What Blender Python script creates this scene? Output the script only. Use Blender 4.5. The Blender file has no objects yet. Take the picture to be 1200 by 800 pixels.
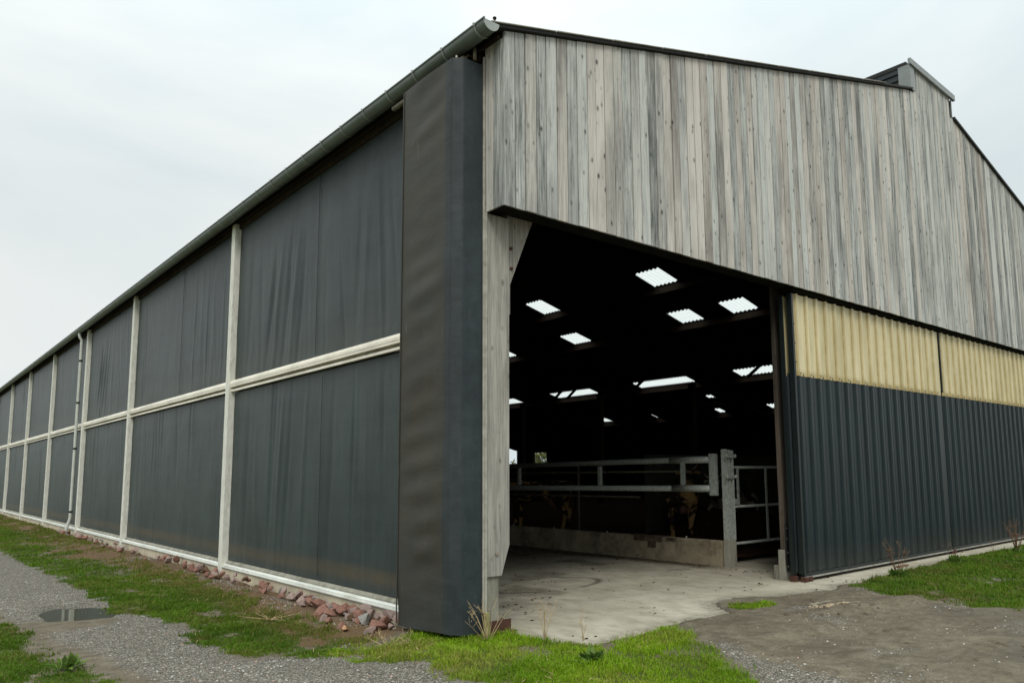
import bpy, bmesh, math, random
import numpy as np
from mathutils import Matrix, Vector
random.seed(4); rng = np.random.default_rng(7)
R = math.radians
scene = bpy.context.scene
COL = scene.collection

# ------------------------------------------------------------------ helpers
def tag(o, label=None, cat=None, group=None, kind=None):
    if label: o['label'] = label
    if cat: o['category'] = cat
    if group: o['group'] = group
    if kind: o['kind'] = kind
    return o
def empty(name, loc=(0, 0, 0), rz=0):
    o = bpy.data.objects.new(name, None); COL.objects.link(o)
    o.location = loc; o.rotation_euler = (0, 0, rz); o.empty_display_size = .2
    return o
def link_mesh(name, me, mat, parent=None):
    o = bpy.data.objects.new(name, me); COL.objects.link(o)
    if mat: me.materials.append(mat)
    if parent: o.parent = parent
    return o
class MB:
    """collects shapes, becomes ONE mesh object"""
    def __init__(s): s.v = []; s.f = []; s.t = []; s.sm = []
    def add(s, vs, fs, tint=(.5, .5, .5), smooth=False):
        b = len(s.v); s.v += [tuple(v) for v in vs]; s.t += [tint]*len(vs)
        s.f += [tuple(i+b for i in f) for f in fs]; s.sm += [smooth]*len(fs); return s
    def box(s, x0, x1, y0, y1, z0, z1, tint=(.5, .5, .5)):
        vs = [(x, y, z) for z in (z0, z1) for y in (y0, y1) for x in (x0, x1)]
        return s.add(vs, [(0, 2, 3, 1), (4, 5, 7, 6), (0, 1, 5, 4), (2, 6, 7, 3), (0, 4, 6, 2), (1, 3, 7, 5)], tint)
    def prism_y(s, poly, y0, y1, tint=(.5, .5, .5)):      # poly of (x,z)
        n = len(poly); vs = [(x, y0, z) for x, z in poly]+[(x, y1, z) for x, z in poly]
        fs = [tuple(range(n)), tuple(range(2*n-1, n-1, -1))]+[(i, i+n, (i+1) % n+n, (i+1) % n) for i in range(n)]
        return s.add(vs, fs, tint)
    def prism_x(s, poly, x0, x1, tint=(.5, .5, .5)):      # poly of (y,z)
        n = len(poly); vs = [(x0, y, z) for y, z in poly]+[(x1, y, z) for y, z in poly]
        fs = [tuple(range(n)), tuple(range(2*n-1, n-1, -1))]+[(i, i+n, (i+1) % n+n, (i+1) % n) for i in range(n)]
        return s.add(vs, fs, tint)
    def prism_z(s, poly, z0, z1, tint=(.5, .5, .5)):
        n = len(poly); vs = [(x, y, z0) for x, y in poly]+[(x, y, z1) for x, y in poly]
        fs = [tuple(range(n)), tuple(range(2*n-1, n-1, -1))]+[(i, i+n, (i+1) % n+n, (i+1) % n) for i in range(n)]
        return s.add(vs, fs, tint)
    def tube(s, pts, r, n=10, caps=True, tint=(.5, .5, .5)):
        pts = [Vector(p) for p in pts]; rs = r if isinstance(r, (list, tuple)) else [r]*len(pts)
        d0 = (pts[1]-pts[0]).normalized(); up = Vector((0, 0, 1)) if abs(d0.z) < .9 else Vector((1, 0, 0))
        vs = []; 
        for i, p in enumerate(pts):
            d = (pts[min(i+1, len(pts)-1)]-pts[max(i-1, 0)]).normalized()
            a = d.cross(up).normalized(); b = a.cross(d)
            for k in range(n):
                t = 2*math.pi*k/n; vs.append(p+rs[i]*(math.cos(t)*a+math.sin(t)*b))
        fs = [(i*n+k, i*n+(k+1) % n, (i+1)*n+(k+1) % n, (i+1)*n+k) for i in range(len(pts)-1) for k in range(n)]
        s.add(vs, fs, tint, True)
        if caps:
            b = len(s.v)-len(vs); s.f += [tuple(b+k for k in range(n)), tuple(b+len(vs)-1-k for k in range(n))]; s.sm += [False]*2
        return s
    def beam(s, a, b, w, h, tint=(.5, .5, .5)):
        a = Vector(a); b = Vector(b); d = (b-a).normalized()
        u = d.cross(Vector((0, 0, 1))); u = Vector((1, 0, 0)) if u.length < .01 else u.normalized(); v = u.cross(d)
        vs = [p+u*w/2*i+v*h/2*j for p in (a, b) for i, j in ((-1, -1), (1, -1), (1, 1), (-1, 1))]
        return s.add(vs, [(0, 1, 2, 3), (7, 6, 5, 4), (0, 4, 5, 1), (1, 5, 6, 2), (2, 6, 7, 3), (3, 7, 4, 0)], tint)
    def build(s, name, mat, parent=None, bevel=0):
        me = bpy.data.meshes.new(name); me.from_pydata(s.v, [], s.f)
        at = me.color_attributes.new('tint', 'FLOAT_COLOR', 'POINT')
        at.data.foreach_set('color', [c for t in s.t for c in (*t, 1.)])
        me.polygons.foreach_set('use_smooth', s.sm)
        bm = bmesh.new(); bm.from_mesh(me); bmesh.ops.recalc_face_normals(bm, faces=bm.faces); bm.to_mesh(me); bm.free()
        o = link_mesh(name, me, mat, parent)
        if bevel:
            m = o.modifiers.new('bevel', 'BEVEL'); m.width = bevel; m.segments = 2; m.limit_method = 'ANGLE'
        return o
def np_mesh(name, V, F, mat, parent=None, smooth=False, attr=None):
    """fast mesh from arrays; F is (n,3) or (n,4)"""
    V = np.asarray(V, dtype=np.float32); F = np.asarray(F, dtype=np.int32); k = F.shape[1]
    me = bpy.data.meshes.new(name)
    me.vertices.add(len(V)); me.vertices.foreach_set('co', V.ravel())
    me.loops.add(F.size); me.loops.foreach_set('vertex_index', F.ravel())
    me.polygons.add(len(F)); me.polygons.foreach_set('loop_start', np.arange(0, F.size, k, dtype=np.int32))
    me.polygons.foreach_set('loop_total', np.full(len(F), k, dtype=np.int32))
    me.update(calc_edges=True); me.validate()
    me.polygons.foreach_set('use_smooth', [smooth]*len(me.polygons))
    for an, arr in (attr or {}).items():
        a = me.color_attributes.new(an, 'FLOAT_COLOR', 'POINT'); a.data.foreach_set('color', np.asarray(arr, dtype=np.float32).ravel())
    return link_mesh(name, me, mat, parent)
def grid_faces(nu, nv):
    i = np.arange(nu-1)[:, None]*nv+np.arange(nv-1)[None, :]
    return np.stack([i, i+nv, i+nv+1, i+1], -1).reshape(-1, 4)
_lat = rng.random((256, 256))
def vnoise(x, y):
    xi = np.floor(x).astype(int); yi = np.floor(y).astype(int); fx = x-xi; fy = y-yi
    fx = fx*fx*(3-2*fx); fy = fy*fy*(3-2*fy)
    g = lambda a, b: _lat[a % 256, b % 256]
    return (g(xi, yi)*(1-fx)+g(xi+1, yi)*fx)*(1-fy)+(g(xi, yi+1)*(1-fx)+g(xi+1, yi+1)*fx)*fy
def fbm(x, y, s, o=4):
    r = 0; a = .5
    for i in range(o): r = r+a*vnoise(x*s+17*i, y*s+31*i); s *= 2.1; a *= .5
    return r/(1-.5**o)-.5
def sdist(px, py, poly):
    """signed distance, negative inside"""
    px = np.asarray(px, float); py = np.asarray(py, float)
    d = np.full(px.shape, 1e9); ins = np.zeros(px.shape, bool); n = len(poly)
    for i in range(n):
        ax, ay = poly[i]; bx, by = poly[(i+1) % n]; ex, ey = bx-ax, by-ay
        t = np.clip(((px-ax)*ex+(py-ay)*ey)/(ex*ex+ey*ey+1e-9), 0, 1)
        d = np.minimum(d, np.hypot(px-ax-t*ex, py-ay-t*ey))
        c = (ay > py) != (by > py)
        ins ^= c & (px < (bx-ax)*(py-ay)/(by-ay+1e-12)+ax)
    return np.where(ins, -d, d)
def sstep(a, b, x): t = np.clip((x-a)/(b-a), 0, 1); return t*t*(3-2*t)

# ------------------------------------------------------------------ materials
class NT:
    def __init__(s, name):
        s.m = bpy.data.materials.new(name); s.m.use_nodes = True; s.t = s.m.node_tree
        s.b = s.t.nodes['Principled BSDF']; s.out = s.t.nodes['Material Output']
        s.co = s.n('ShaderNodeTexCoord').outputs['Object']
    def n(s, typ, **k):
        x = s.t.nodes.new(typ)
        for a, b in k.items(): setattr(x, a, b)
        return x
    def l(s, a, b): s.t.links.new(a, b)
    def val(s, sock, v):
        if hasattr(v, 'links'): s.l(v, sock)
        else: sock.default_value = v
    def map(s, scale=(1, 1, 1), vec=None, loc=(0, 0, 0)):
        m = s.n('ShaderNodeMapping'); s.l(vec or s.co, m.inputs[0]); m.inputs['Scale'].default_value = scale; m.inputs['Location'].default_value = loc
        return m.outputs[0]
    def noise(s, scale, detail=4, rough=.55, vec=None, dist=0):
        x = s.n('ShaderNodeTexNoise'); s.l(vec or s.co, x.inputs['Vector']); x.inputs['Scale'].default_value = scale
        x.inputs['Detail'].default_value = detail; x.inputs['Roughness'].default_value = rough; x.inputs['Distortion'].default_value = dist
        return x.outputs['Fac']
    def vor(s, scale, vec=None, out='Distance', feature='F1', rand=1):
        x = s.n('ShaderNodeTexVoronoi', feature=feature); s.l(vec or s.co, x.inputs['Vector']); x.inputs['Scale'].default_value = scale
        x.inputs['Randomness'].default_value = rand
        return x.outputs[out]
    def ramp(s, fac, stops):
        x = s.n('ShaderNodeValToRGB'); s.l(fac, x.inputs[0]); e = x.color_ramp.elements
        while len(e) < len(stops): e.new(.5)
        for i, (p, c) in enumerate(stops):
            e[i].position = p; e[i].color = (*c, 1) if isinstance(c, tuple) else (c, c, c, 1)
        return x.outputs[0]
    def mix(s, f, a, b, mode='MIX'):
        x = s.n('ShaderNodeMix', data_type='RGBA', blend_type=mode)
        s.val(x.inputs[0], f)
        for sk, v in ((x.inputs[6], a), (x.inputs[7], b)):
            if isinstance(v, tuple): sk.default_value = (*v, 1)
            else: s.l(v, sk)
        return x.outputs[2]
    def math(s, op, a, b=0, c=0):
        x = s.n('ShaderNodeMath', operation=op); s.val(x.inputs[0], a); s.val(x.inputs[1], b); s.val(x.inputs[2], c); return x.outputs[0]
    def attr(s, name): return s.n('ShaderNodeAttribute', attribute_name=name).outputs['Color']
    def sep(s, c):
        x = s.n('ShaderNodeSeparateColor'); s.l(c, x.inputs[0]); return x.outputs
    def bump(s, h, strength=.4, dist=.01):
        x = s.n('ShaderNodeBump'); s.l(h, x.inputs['Height']); x.inputs['Strength'].default_value = strength; x.inputs['Distance'].default_value = dist
        s.l(x.outputs[0], s.b.inputs['Normal'])
    def done(s, col, rough=.7, metal=0, spec=.5):
        s.val(s.b.inputs['Base Color'], (*col, 1) if isinstance(col, tuple) else col)
        s.val(s.b.inputs['Roughness'], rough); s.b.inputs['Metallic'].default_value = metal
        s.b.inputs['Specular IOR Level'].default_value = spec
        return s.m
def wood(name, dark, light, warm, warm_amt=.5, knots=True, tint=True, vert=True, k=1.):
    t = NT(name); sp = t.sep(t.attr('tint'))
    off = t.n('ShaderNodeVectorMath', operation='SCALE'); t.l(t.attr('tint'), off.inputs[0]); off.inputs['Scale'].default_value = 41
    ad = t.n('ShaderNodeVectorMath', operation='ADD'); t.l(t.co, ad.inputs[0]); t.l(off.outputs[0], ad.inputs[1])
    v = ad.outputs[0]
    sc = (1, 1, .035) if vert else (.035, 1, 1) 
    g = t.noise(36, 8, .80, t.map((1, 1, .045) if vert else (.045, 1, 1), v), .5)
    g2 = t.noise(16, 5, .6, t.map((1, 1, .06) if vert else (.06, 1, 1), v), 1.5)
    big = t.noise(.9, 4, .6, t.map((1.6, 1.6, .5), v))
    f = t.math('ADD', t.math('MULTIPLY', g, .72), t.math('MULTIPLY', g2, .28))
    f = t.math('ADD', f, t.math('MULTIPLY', t.math('SUBTRACT', sp[0], .5), .15))
    c = t.ramp(f, [(.345, dark), (.455, tuple(.5*(a+b) for a, b in zip(dark, light))), (.565, light)])
    wf = t.math('MULTIPLY', t.ramp(t.math('ADD', t.math('MULTIPLY', big, .55), t.math('MULTIPLY', sp[1], .5)), [(.45, 0.), (.68, 1.)]), warm_amt)
    c = t.mix(wf, c, t.mix(.5, c, warm))
    st = t.ramp(big, [(.33, .62), (.52, 1.)])
    c = t.mix(1, c, st, 'MULTIPLY')
    h = f
    if knots:
        kv = t.map((9.5, 9.5, 5.2) if vert else (5.2, 9.5, 9.5), v)
        d = t.vor(1., kv); n = t.vor(1., kv, 'Color'); ns = t.sep(n)
        rad = t.math('ADD', t.math('MULTIPLY', t.math('POWER', ns[0], 1.7), .135), -.012)
        kk = t.math('LESS_THAN', d, rad); 
        ring = t.math('MULTIPLY', t.ramp(t.math('SUBTRACT', d, rad), [(.0, 1.), (.16, 0.)]), t.math('GREATER_THAN', rad, .01))
        c = t.mix(t.math('MULTIPLY', ring, .6), c, tuple(.45*x for x in dark)); c = t.mix(t.math('MULTIPLY', kk, .8), c, (.025, .022, .02))
    cr = t.ramp(t.noise(130, 3, .6, t.map((1, 1, .012) if vert else (.012, 1, 1), v)), [(.28, 1.), (.34, 0.)])
    c = t.mix(t.math('MULTIPLY', cr, .7), c, tuple(.3*x for x in dark))
    t.bump(h, .35, .006)
    return t.done(c, .88, 0, .2)
def plain(name, col, rough=.6, metal=0, var=.25, scale=6, spec=.5, dirt=None, dirt_amt=.5, bump=0, bscale=60, stretch=(1, 1, 1)):
    t = NT(name); n = t.noise(scale, 6, .6, t.map(stretch))
    f = t.ramp(n, [(.3, 1-var), (.7, 1+var)]) if False else n
    c = t.mix(t.ramp(n, [(.3, 0.), (.7, 1.)]), tuple(x*(1-var) for x in col), tuple(min(1, x*(1+var)) for x in col))
    if dirt:
        d = t.ramp(t.noise(scale*.6, 8, .7, t.map(stretch, loc=(7, 3, 1))), [(.48, 0.), (.66, 1.)])
        c = t.mix(t.math('MULTIPLY', d, dirt_amt), c, dirt)
    if bump: t.bump(t.noise(bscale, 5, .6), bump, .01)
    return t.done(c, rough, metal, spec)

M = {}
M['cladding'] = wood('weathered_cladding', (.075, .085, .08), (.50, .515, .48), (.65, .56, .48), .8)
M['post_wood'] = wood('weathered_post', (.13, .125, .11), (.37, .36, .32), (.40, .35, .27), .45)
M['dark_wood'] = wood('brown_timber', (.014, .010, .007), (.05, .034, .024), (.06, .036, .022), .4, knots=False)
M['post_brown'] = wood('brown_post_timber', (.035, .029, .023), (.13, .105, .082), (.15, .11, .08), .5)
M['batten'] = plain('pale_batten', (.34, .33, .28), .8, var=.3, scale=9, stretch=(1, .2, 1))
M['side_post'] = plain('speckled_side_post', (.68, .68, .60), .8, var=.12, scale=30, dirt=(.34, .33, .26), dirt_amt=.4, stretch=(1, 1, .25), bump=.2)
M['rail'] = plain('cream_rail', (.80, .75, .63), .45, var=.12, scale=5, dirt=(.33, .28, .2), dirt_amt=.45, stretch=(1, .3, 1))
M['sill'] = plain('white_sill', (.74, .76, .70), .4, var=.12, scale=4, dirt=(.3, .3, .22), dirt_amt=.4, stretch=(1, .5, 1))
M['plinth'] = plain('plinth_concrete', (.55, .49, .36), .9, var=.15, scale=3, dirt=(.24, .21, .15), dirt_amt=.6, bump=.3)
M['footing'] = plain('footing_concrete', (.27, .26, .21), .9, var=.25, scale=7, dirt=(.10, .10, .07), dirt_amt=.6, bump=.4, stretch=(1, 1, .3))
M['kerb'] = plain('kerb_concrete', (.29, .245, .165), .9, var=.25, scale=4, dirt=(.06, .042, .025), dirt_amt=.75, bump=.4)
M['gutter'] = plain('grey_green_gutter', (.135, .16, .145), .38, 0, var=.12, scale=4, dirt=(.07, .08, .06), dirt_amt=.4)
M['gutter_cap'] = plain('gutter_end', (.30, .33, .31), .4, 0, var=.1, scale=10)
M['downpipe'] = plain('downpipe_plastic', (.5, .52, .47), .4, 0, var=.1, scale=4)
M['trim'] = plain('dark_green_trim', (.008, .014, .014), .45, 0, var=.15)
M['grey_trim'] = plain('grey_metal_trim', (.22, .24, .23), .4, .2, var=.12)
M['verge'] = plain('verge_fibre', (.016, .017, .016), .85, var=.3, scale=12)
M['roof'] = plain('fibre_cement_roof', (.02, .019, .017), .95, var=.3, scale=3, spec=.1)
M['galv'] = plain('galvanised_steel', (.38, .41, .375), .5, .1, var=.28, scale=22, dirt=(.12, .085, .05), dirt_amt=.4)
M['galv_dull'] = plain('dull_pen_steel', (.17, .15, .10), .6, .3, var=.3, scale=14, dirt=(.07, .035, .015), dirt_amt=.6)
M['rust'] = plain('rusty_steel', (.075, .030, .018), .85, .1, var=.35, scale=18, dirt=(.05, .018, .01), dirt_amt=.6, bump=.5)
M['rust_dark'] = plain('old_rust_stain', (.06, .032, .02), .9, var=.5, scale=12, dirt=(.2, .16, .11), dirt_amt=.7)
M['steel'] = plain('dark_steel_plate', (.03, .035, .037), .5, .4, var=.2)
M['bolt'] = plain('bolt_steel', (.32, .28, .22), .5, .5, var=.2)
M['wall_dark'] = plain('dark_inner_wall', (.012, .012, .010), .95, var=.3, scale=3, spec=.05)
M['wall_grey'] = plain('grey_inner_wall', (.05, .05, .038), .9, var=.3, scale=4, dirt=(.02, .017, .012), dirt_amt=.6)
M['far_wall'] = plain('outer_wall_panels', (.16, .17, .16), .8)
def water():
    t = NT('puddle_water'); t.bump(t.noise(14, 2), .02, .01)
    return t.done((.03, .032, .014), .05, 0, .5)
M['water'] = water()
def green_sheet():
    t = NT('dark_green_sheet'); n = t.noise(2.5, 5, .6, t.map((1, 1, .25)))
    c = t.mix(t.ramp(n, [(.35, 0.), (.65, 1.)]), (.009, .017, .019), (.015, .025, .028))
    z = t.n('ShaderNodeSeparateXYZ'); t.l(t.co, z.inputs[0])
    dn = t.math('MULTIPLY', t.ramp(t.math('ADD', z.outputs[2], t.math('MULTIPLY', t.noise(9, 6, .7), .5)), [(.25, 1.), (.75, 0.)]), .35)
    c = t.mix(dn, c, (.07, .06, .042))
    sp = t.ramp(t.vor(9), [(.015, 1.), (.03, 0.)])
    c = t.mix(t.math('MULTIPLY', sp, .35), c, (.15, .17, .16))
    return t.done(c, t.ramp(n, [(.3, .32), (.7, .45)]), 0, .35)
M['sheet'] = green_sheet()
def yellow_sheet():
    t = NT('yellowed_translucent_sheet'); n = t.noise(3, 6, .65, t.map((1.5, 1, .3)))
    c = t.mix(t.ramp(n, [(.3, 0.), (.7, 1.)]), (.46, .40, .21), (.70, .62, .38))
    st = t.ramp(t.noise(22, 5, .7, t.map((1, 1, .04))), [(.55, 0.), (.75, 1.)])
    c = t.mix(t.math('MULTIPLY', st, .45), c, (.24, .17, .05))
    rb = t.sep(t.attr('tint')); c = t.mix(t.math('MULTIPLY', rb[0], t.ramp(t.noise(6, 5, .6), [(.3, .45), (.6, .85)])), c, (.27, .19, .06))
    z = t.n('ShaderNodeSeparateXYZ'); t.l(t.co, z.inputs[0])
    dn = t.ramp(t.math('ADD', t.math('SUBTRACT', z.outputs[2], 3.0), t.math('MULTIPLY', t.noise(30, 4), .06)), [(.07, 1.), (.14, 0.)])
    c = t.mix(t.math('MULTIPLY', dn, .5), c, (.30, .22, .06))
    return t.done(c, .38, 0, .5)
M['yellow'] = yellow_sheet()
def fabric(name, c0, c1, wr=0, spec=.45):
    t = NT(name)
    n = t.noise(1.1, 5, .6, t.map((1, 1, .5))); v = t.noise(5, 5, .6, t.map((1, 1, .12))); h = t.noise(13, 4, .6, t.map((1, .05, 1)))
    f = t.math('ADD', t.math('MULTIPLY', n, .5), t.math('ADD', t.math('MULTIPLY', v, .28), t.math('MULTIPLY', h, .22)))
    c = t.mix(t.ramp(f, [(.38, 0.), (.62, 1.)]), c0, c1)
    sp = t.sep(t.attr('tint'))
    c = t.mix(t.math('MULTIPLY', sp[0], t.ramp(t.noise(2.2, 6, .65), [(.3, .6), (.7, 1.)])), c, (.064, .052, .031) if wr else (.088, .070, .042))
    w = t.noise(150 if wr else 420, 3, .7, t.map((1, 1, 1)))
    c = t.mix(t.ramp(w, [(.35, .25), (.6, 0.)]), c, tuple(.4*x for x in c0))
    if wr:
        sc_ = t.ramp(t.noise(24, 4, .7, t.map((1, 1, .06))), [(.66, 0.), (.74, .5)]); c = t.mix(sc_, c, (.16, .17, .16))
    pk = t.ramp(t.vor(5, t.map((1, 1, .35))), [(.012, 1.), (.03, 0.)])
    c = t.mix(t.math('MULTIPLY', pk, .35), c, (.2, .2, .17))
    t.bump(t.math('ADD', t.math('MULTIPLY', w, .15), t.noise(5, 4, .55, t.map((.6, .5, 1.2) if wr else (1, 1, .35)))), .38 if wr else .5, .02)
    return t.done(c, .62 if wr else .45, 0, .3 if wr else spec)
M['screen'] = fabric('windbreak_mesh', (.018, .028, .028), (.041, .057, .055), spec=.32)
M['tarp'] = fabric('curtain_tarpaulin', (.018, .026, .029), (.040, .052, .056), wr=1)
M['seam'] = plain('dark_seam', (.02, .022, .022), .7)
def roof_light():
    t = NT('translucent_roof_sheet'); nt = t.t
    tr = t.n('ShaderNodeBsdfTransparent'); tl = t.n('ShaderNodeBsdfTranslucent')
    n = t.noise(6, 5, .6)
    c = t.mix(t.ramp(n, [(.3, 0.), (.7, 1.)]), (.42, .45, .43), (.60, .62, .60))
    t.l(c, tr.inputs[0]); tl.inputs[0].default_value = (.7, .72, .70, 1)
    ms = t.n('ShaderNodeMixShader'); ms.inputs[0].default_value = .7
    t.l(tr.outputs[0], ms.inputs[1]); t.l(tl.outputs[0], ms.inputs[2]); t.l(ms.outputs[0], t.out.inputs[0])
    return t.m
M['roof_light'] = roof_light()
def ground_mat():
    t = NT('yard_ground'); a = t.n('ShaderNodeAttribute', attribute_name='zone'); z = t.sep(a.outputs['Color']); wet = a.outputs['Alpha']
    big = t.noise(.9, 6, .6); mid = t.noise(7, 7, .65); fine = t.noise(60, 5, .7)
    dirt = t.mix(t.ramp(big, [(.35, 0.), (.65, 1.)]), (.15, .125, .085), (.235, .203, .145))
    dirt = t.mix(t.ramp(mid, [(.38, .7), (.6, 0.)]), dirt, (.10, .082, .054))
    dirt = t.mix(t.ramp(fine, [(.3, .75), (.62, 0.)]), dirt, (.05, .042, .03))
    str_ = t.noise(2.2, 8, .72, t.map((1, 2.6, 1)), 1.2)
    dirt = t.mix(t.ramp(str_, [(.36, .5), (.48, 0.)]), dirt, (.055, .043, .027))
    dirt = t.mix(t.ramp(str_, [(.56, 0.), (.70, .35)]), dirt, (.25, .23, .18))
    sc = t.vor(62, None, 'Color'); sd = t.vor(62); ss = t.sep(sc)
    stone = t.ramp(ss[0], [(0., (.11, .097, .072)), (.45, (.23, .212, .172)), (.85, (.38, .365, .32)), (1., (.40, .30, .24))])
    stone = t.mix(t.ramp(sd, [(.25, 0.), (.6, .85)]), stone, (.05, .045, .035))
    sm = t.ramp(t.math('ADD', t.math('MULTIPLY', z[1], .9), t.math('MULTIPLY', t.math('SUBTRACT', t.noise(11, 5, .7), .5), 1.3)), [(.35, 0.), (.6, 1.)])
    c = t.mix(sm, dirt, stone)
    gs = t.mix(t.ramp(mid, [(.3, 0.), (.7, 1.)]), (.035, .05, .008), (.07, .085, .014))
    c = t.mix(t.ramp(t.math('ADD', z[0], t.math('MULTIPLY', t.math('SUBTRACT', t.noise(25, 5, .7), .5), .9)), [(.4, 0.), (.6, 1.)]), c, gs)
    br = t.mix(t.ramp(fine, [(.3, 0.), (.7, 1.)]), (.07, .04, .018), (.17, .105, .05))
    c = t.mix(t.ramp(t.math('ADD', z[2], t.math('MULTIPLY', t.math('SUBTRACT', t.noise(20, 6, .7), .5), 1.1)), [(.4, 0.), (.7, .9)]), c, br)
    c = t.mix(t.math('MULTIPLY', wet, .6), c, (.05, .045, .028))
    t.bump(t.math('ADD', t.math('MULTIPLY', t.math('MULTIPLY', sm, sd), -.6), t.math('ADD', t.math('MULTIPLY', mid, .6), t.math('MULTIPLY', fine, .6))), .6, .015)
    ro = t.ramp(wet, [(0., .9), (1., .35)])
    return t.done(c, ro, 0, .25)
M['ground'] = ground_mat()
def slab_mat():
    t = NT('yard_concrete'); a = t.sep(t.attr('zone'))
    big = t.noise(.55, 6, .6); mid = t.noise(4.5, 8, .68, t.map((1, .6, 1))); fine = t.noise(90, 4, .7)
    c = t.mix(t.ramp(big, [(.35, 0.), (.65, 1.)]), (.38, .35, .265), (.54, .505, .40))
    c = t.mix(t.ramp(mid, [(.36, .45), (.56, 0.)]), c, (.19, .165, .115))
    c = t.mix(t.ramp(fine, [(.3, .35), (.6, 0.)]), c, (.11, .10, .08))
    sp = t.ramp(t.noise(26, 6, .75), [(.30, .8), (.37, 0.)]); c = t.mix(sp, c, (.05, .043, .03))
    c = t.mix(t.math('MULTIPLY', a[0], t.ramp(t.noise(9, 7, .7), [(.3, .6), (.55, 1.)])), c, (.045, .03, .015))
    c = t.mix(t.math('MULTIPLY', a[1], .75), c, (.05, .045, .035))
    c = t.mix(t.math('MULTIPLY', a[2], t.ramp(t.noise(12, 7, .7), [(.35, .1), (.6, .8)])), c, (.10, .085, .06))
    t.bump(t.math('ADD', mid, t.math('MULTIPLY', fine, .5)), .35, .008)
    return t.done(c, .85, 0, .25)
M['slab'] = slab_mat()
def blade_mat(name, lo, hi, dry):
    t = NT(name); s_ = t.sep(t.attr('tint'))
    c = t.ramp(s_[0], [(0., lo), (.7, hi), (1., dry)])
    c = t.mix(t.math('MULTIPLY', s_[1], .7), c, dry)
    nt = t.t
    m = t.done(c, .6, 0, .2)
    tl = t.n('ShaderNodeBsdfTranslucent'); t.l(c, tl.inputs[0]); ms = t.n('ShaderNodeMixShader'); ms.inputs[0].default_value = .3
    t.l(t.b.outputs[0], ms.inputs[1]); t.l(tl.outputs[0], ms.inputs[2]); t.l(ms.outputs[0], t.out.inputs[0])
    return m
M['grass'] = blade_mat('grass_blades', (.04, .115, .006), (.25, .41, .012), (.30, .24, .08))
M['grass_dark'] = blade_mat('dark_grass_blades', (.025, .07, .006), (.12, .22, .012), (.22, .16, .06))  # darker green grass of the wall strip, left bank and door verge
M['leaf'] = blade_mat('weed_leaf', (.05, .12, .02), (.14, .26, .04), (.25, .2, .08))
M['bush'] = blade_mat('bush_leaf', (.03, .05, .01), (.10, .12, .02), (.16, .13, .04))
M['straw'] = plain('dry_stalk', (.40, .30, .16), .8, var=.3, scale=30)
M['brown_stalk'] = plain('brown_seed_stalk', (.15, .085, .045), .8, var=.35, scale=30)
M['stake'] = plain('mossy_wood_stake', (.26, .24, .10), .9, var=.3, scale=20, stretch=(1, 1, .2))
M['chips'] = plain('pale_chips', (.42, .33, .22), .9, var=.35, scale=40)
M['clod'] = plain('mud_clod', (.075, .056, .034), .95, var=.4, scale=30)
M['bedding'] = plain('straw_and_manure', (.035, .016, .008), .95, var=.6, scale=18, dirt=(.09, .04, .015), dirt_amt=.6, bump=1., bscale=25, spec=.1)
def stone_mat(name, a, b, c_):
    t = NT(name); n = t.noise(9, 7, .65); n2 = t.noise(30, 5, .7)
    c = t.mix(t.ramp(n, [(.35, 0.), (.62, 1.)]), a, b)
    c = t.mix(t.ramp(n2, [(.5, 0.), (.68, .8)]), c, c_)
    t.bump(n2, .6, .01)
    return t.done(c, .85, 0, .3)
STONES = [('reddish', stone_mat('red_stone', (.17, .075, .055), (.29, .15, .11), (.38, .27, .22))),
          ('pinkish grey', stone_mat('pink_stone', (.27, .18, .15), (.36, .28, .25), (.16, .12, .10))),
          ('dark brown', stone_mat('brown_stone', (.055, .035, .02), (.15, .085, .05), (.09, .10, .03))),
          ('pale grey', stone_mat('grey_stone', (.22, .23, .21), (.33, .31, .28), (.15, .14, .12)))]
def pebble_mat():
    t = NT('gravel_stones'); s_ = t.sep(t.attr('tint'))
    c = t.ramp(s_[0], [(0., (.075, .066, .05)), (.45, (.19, .178, .148)), (.8, (.32, .31, .275)), (.95, (.48, .47, .43)), (1., (.42, .24, .17))])
    return t.done(c, .75, 0, .3)
M['pebble'] = pebble_mat()
def hide_mat(name, dark, tan, thr):
    t = NT(name); n = t.noise(2.3, 3, .5, None, .6)
    c = t.mix(t.ramp(n, [(thr-.02, 0.), (thr+.02, 1.)]), dark, tan)
    c = t.mix(t.ramp(t.noise(14, 5, .6), [(.45, 0.), (.7, .6)]), c, (.10, .055, .025))
    return t.done(c, .8, 0, .2)
M['cow_a'] = hide_mat('black_and_tan_hide', (.012, .010, .009), (.42, .26, .10), .54)
M['cow_b'] = hide_mat('tan_hide', (.014, .010, .008), (.42, .26, .10), .52)
M['cow_c'] = hide_mat('black_and_white_hide', (.01, .01, .011), (.30, .27, .21), .50)
M['hoof'] = plain('hoof', (.03, .025, .02), .6)

# ------------------------------------------------------------------ ground
SLAB = [(.0, .3), (.21, -.04), (.33, -.54), (.56, -1.01), (.96, -.97), (1.5, -.92), (2.03, -.83), (2.75, -.92), (2.95, -.6), (3.2, -.36), (3.62, -.30),
        (3.9, -.45), (4.1, -.66), (4.7, -.72), (5.15, -.86), (5.5, -.68), (6.1, -.8), (7.4, -.72), (9.5, -.62), (13., -.67), (31.2, -.7), (31.2, 62.1), (0., 62.1)]
ZA = [(-.19, 60), (-.19, 38.3), (-.1, 23.2), (-.42, 13.), (-.62, 6.1), (-.68, 3.5), (-.76, 1.9), (-.72, 1.1), (-.80, .55), (-1.24, .5), (-1.6, 1.0),
      (-1.78, 1.6), (-1.92, 2.4), (-1.72, 3.1), (-1.85, 4.0), (-2.15, 5.0), (-2.04, 7.65), (-2.18, 11.7), (-2.25, 16.6), (-2.4, 30), (-2.5, 60)]
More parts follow.
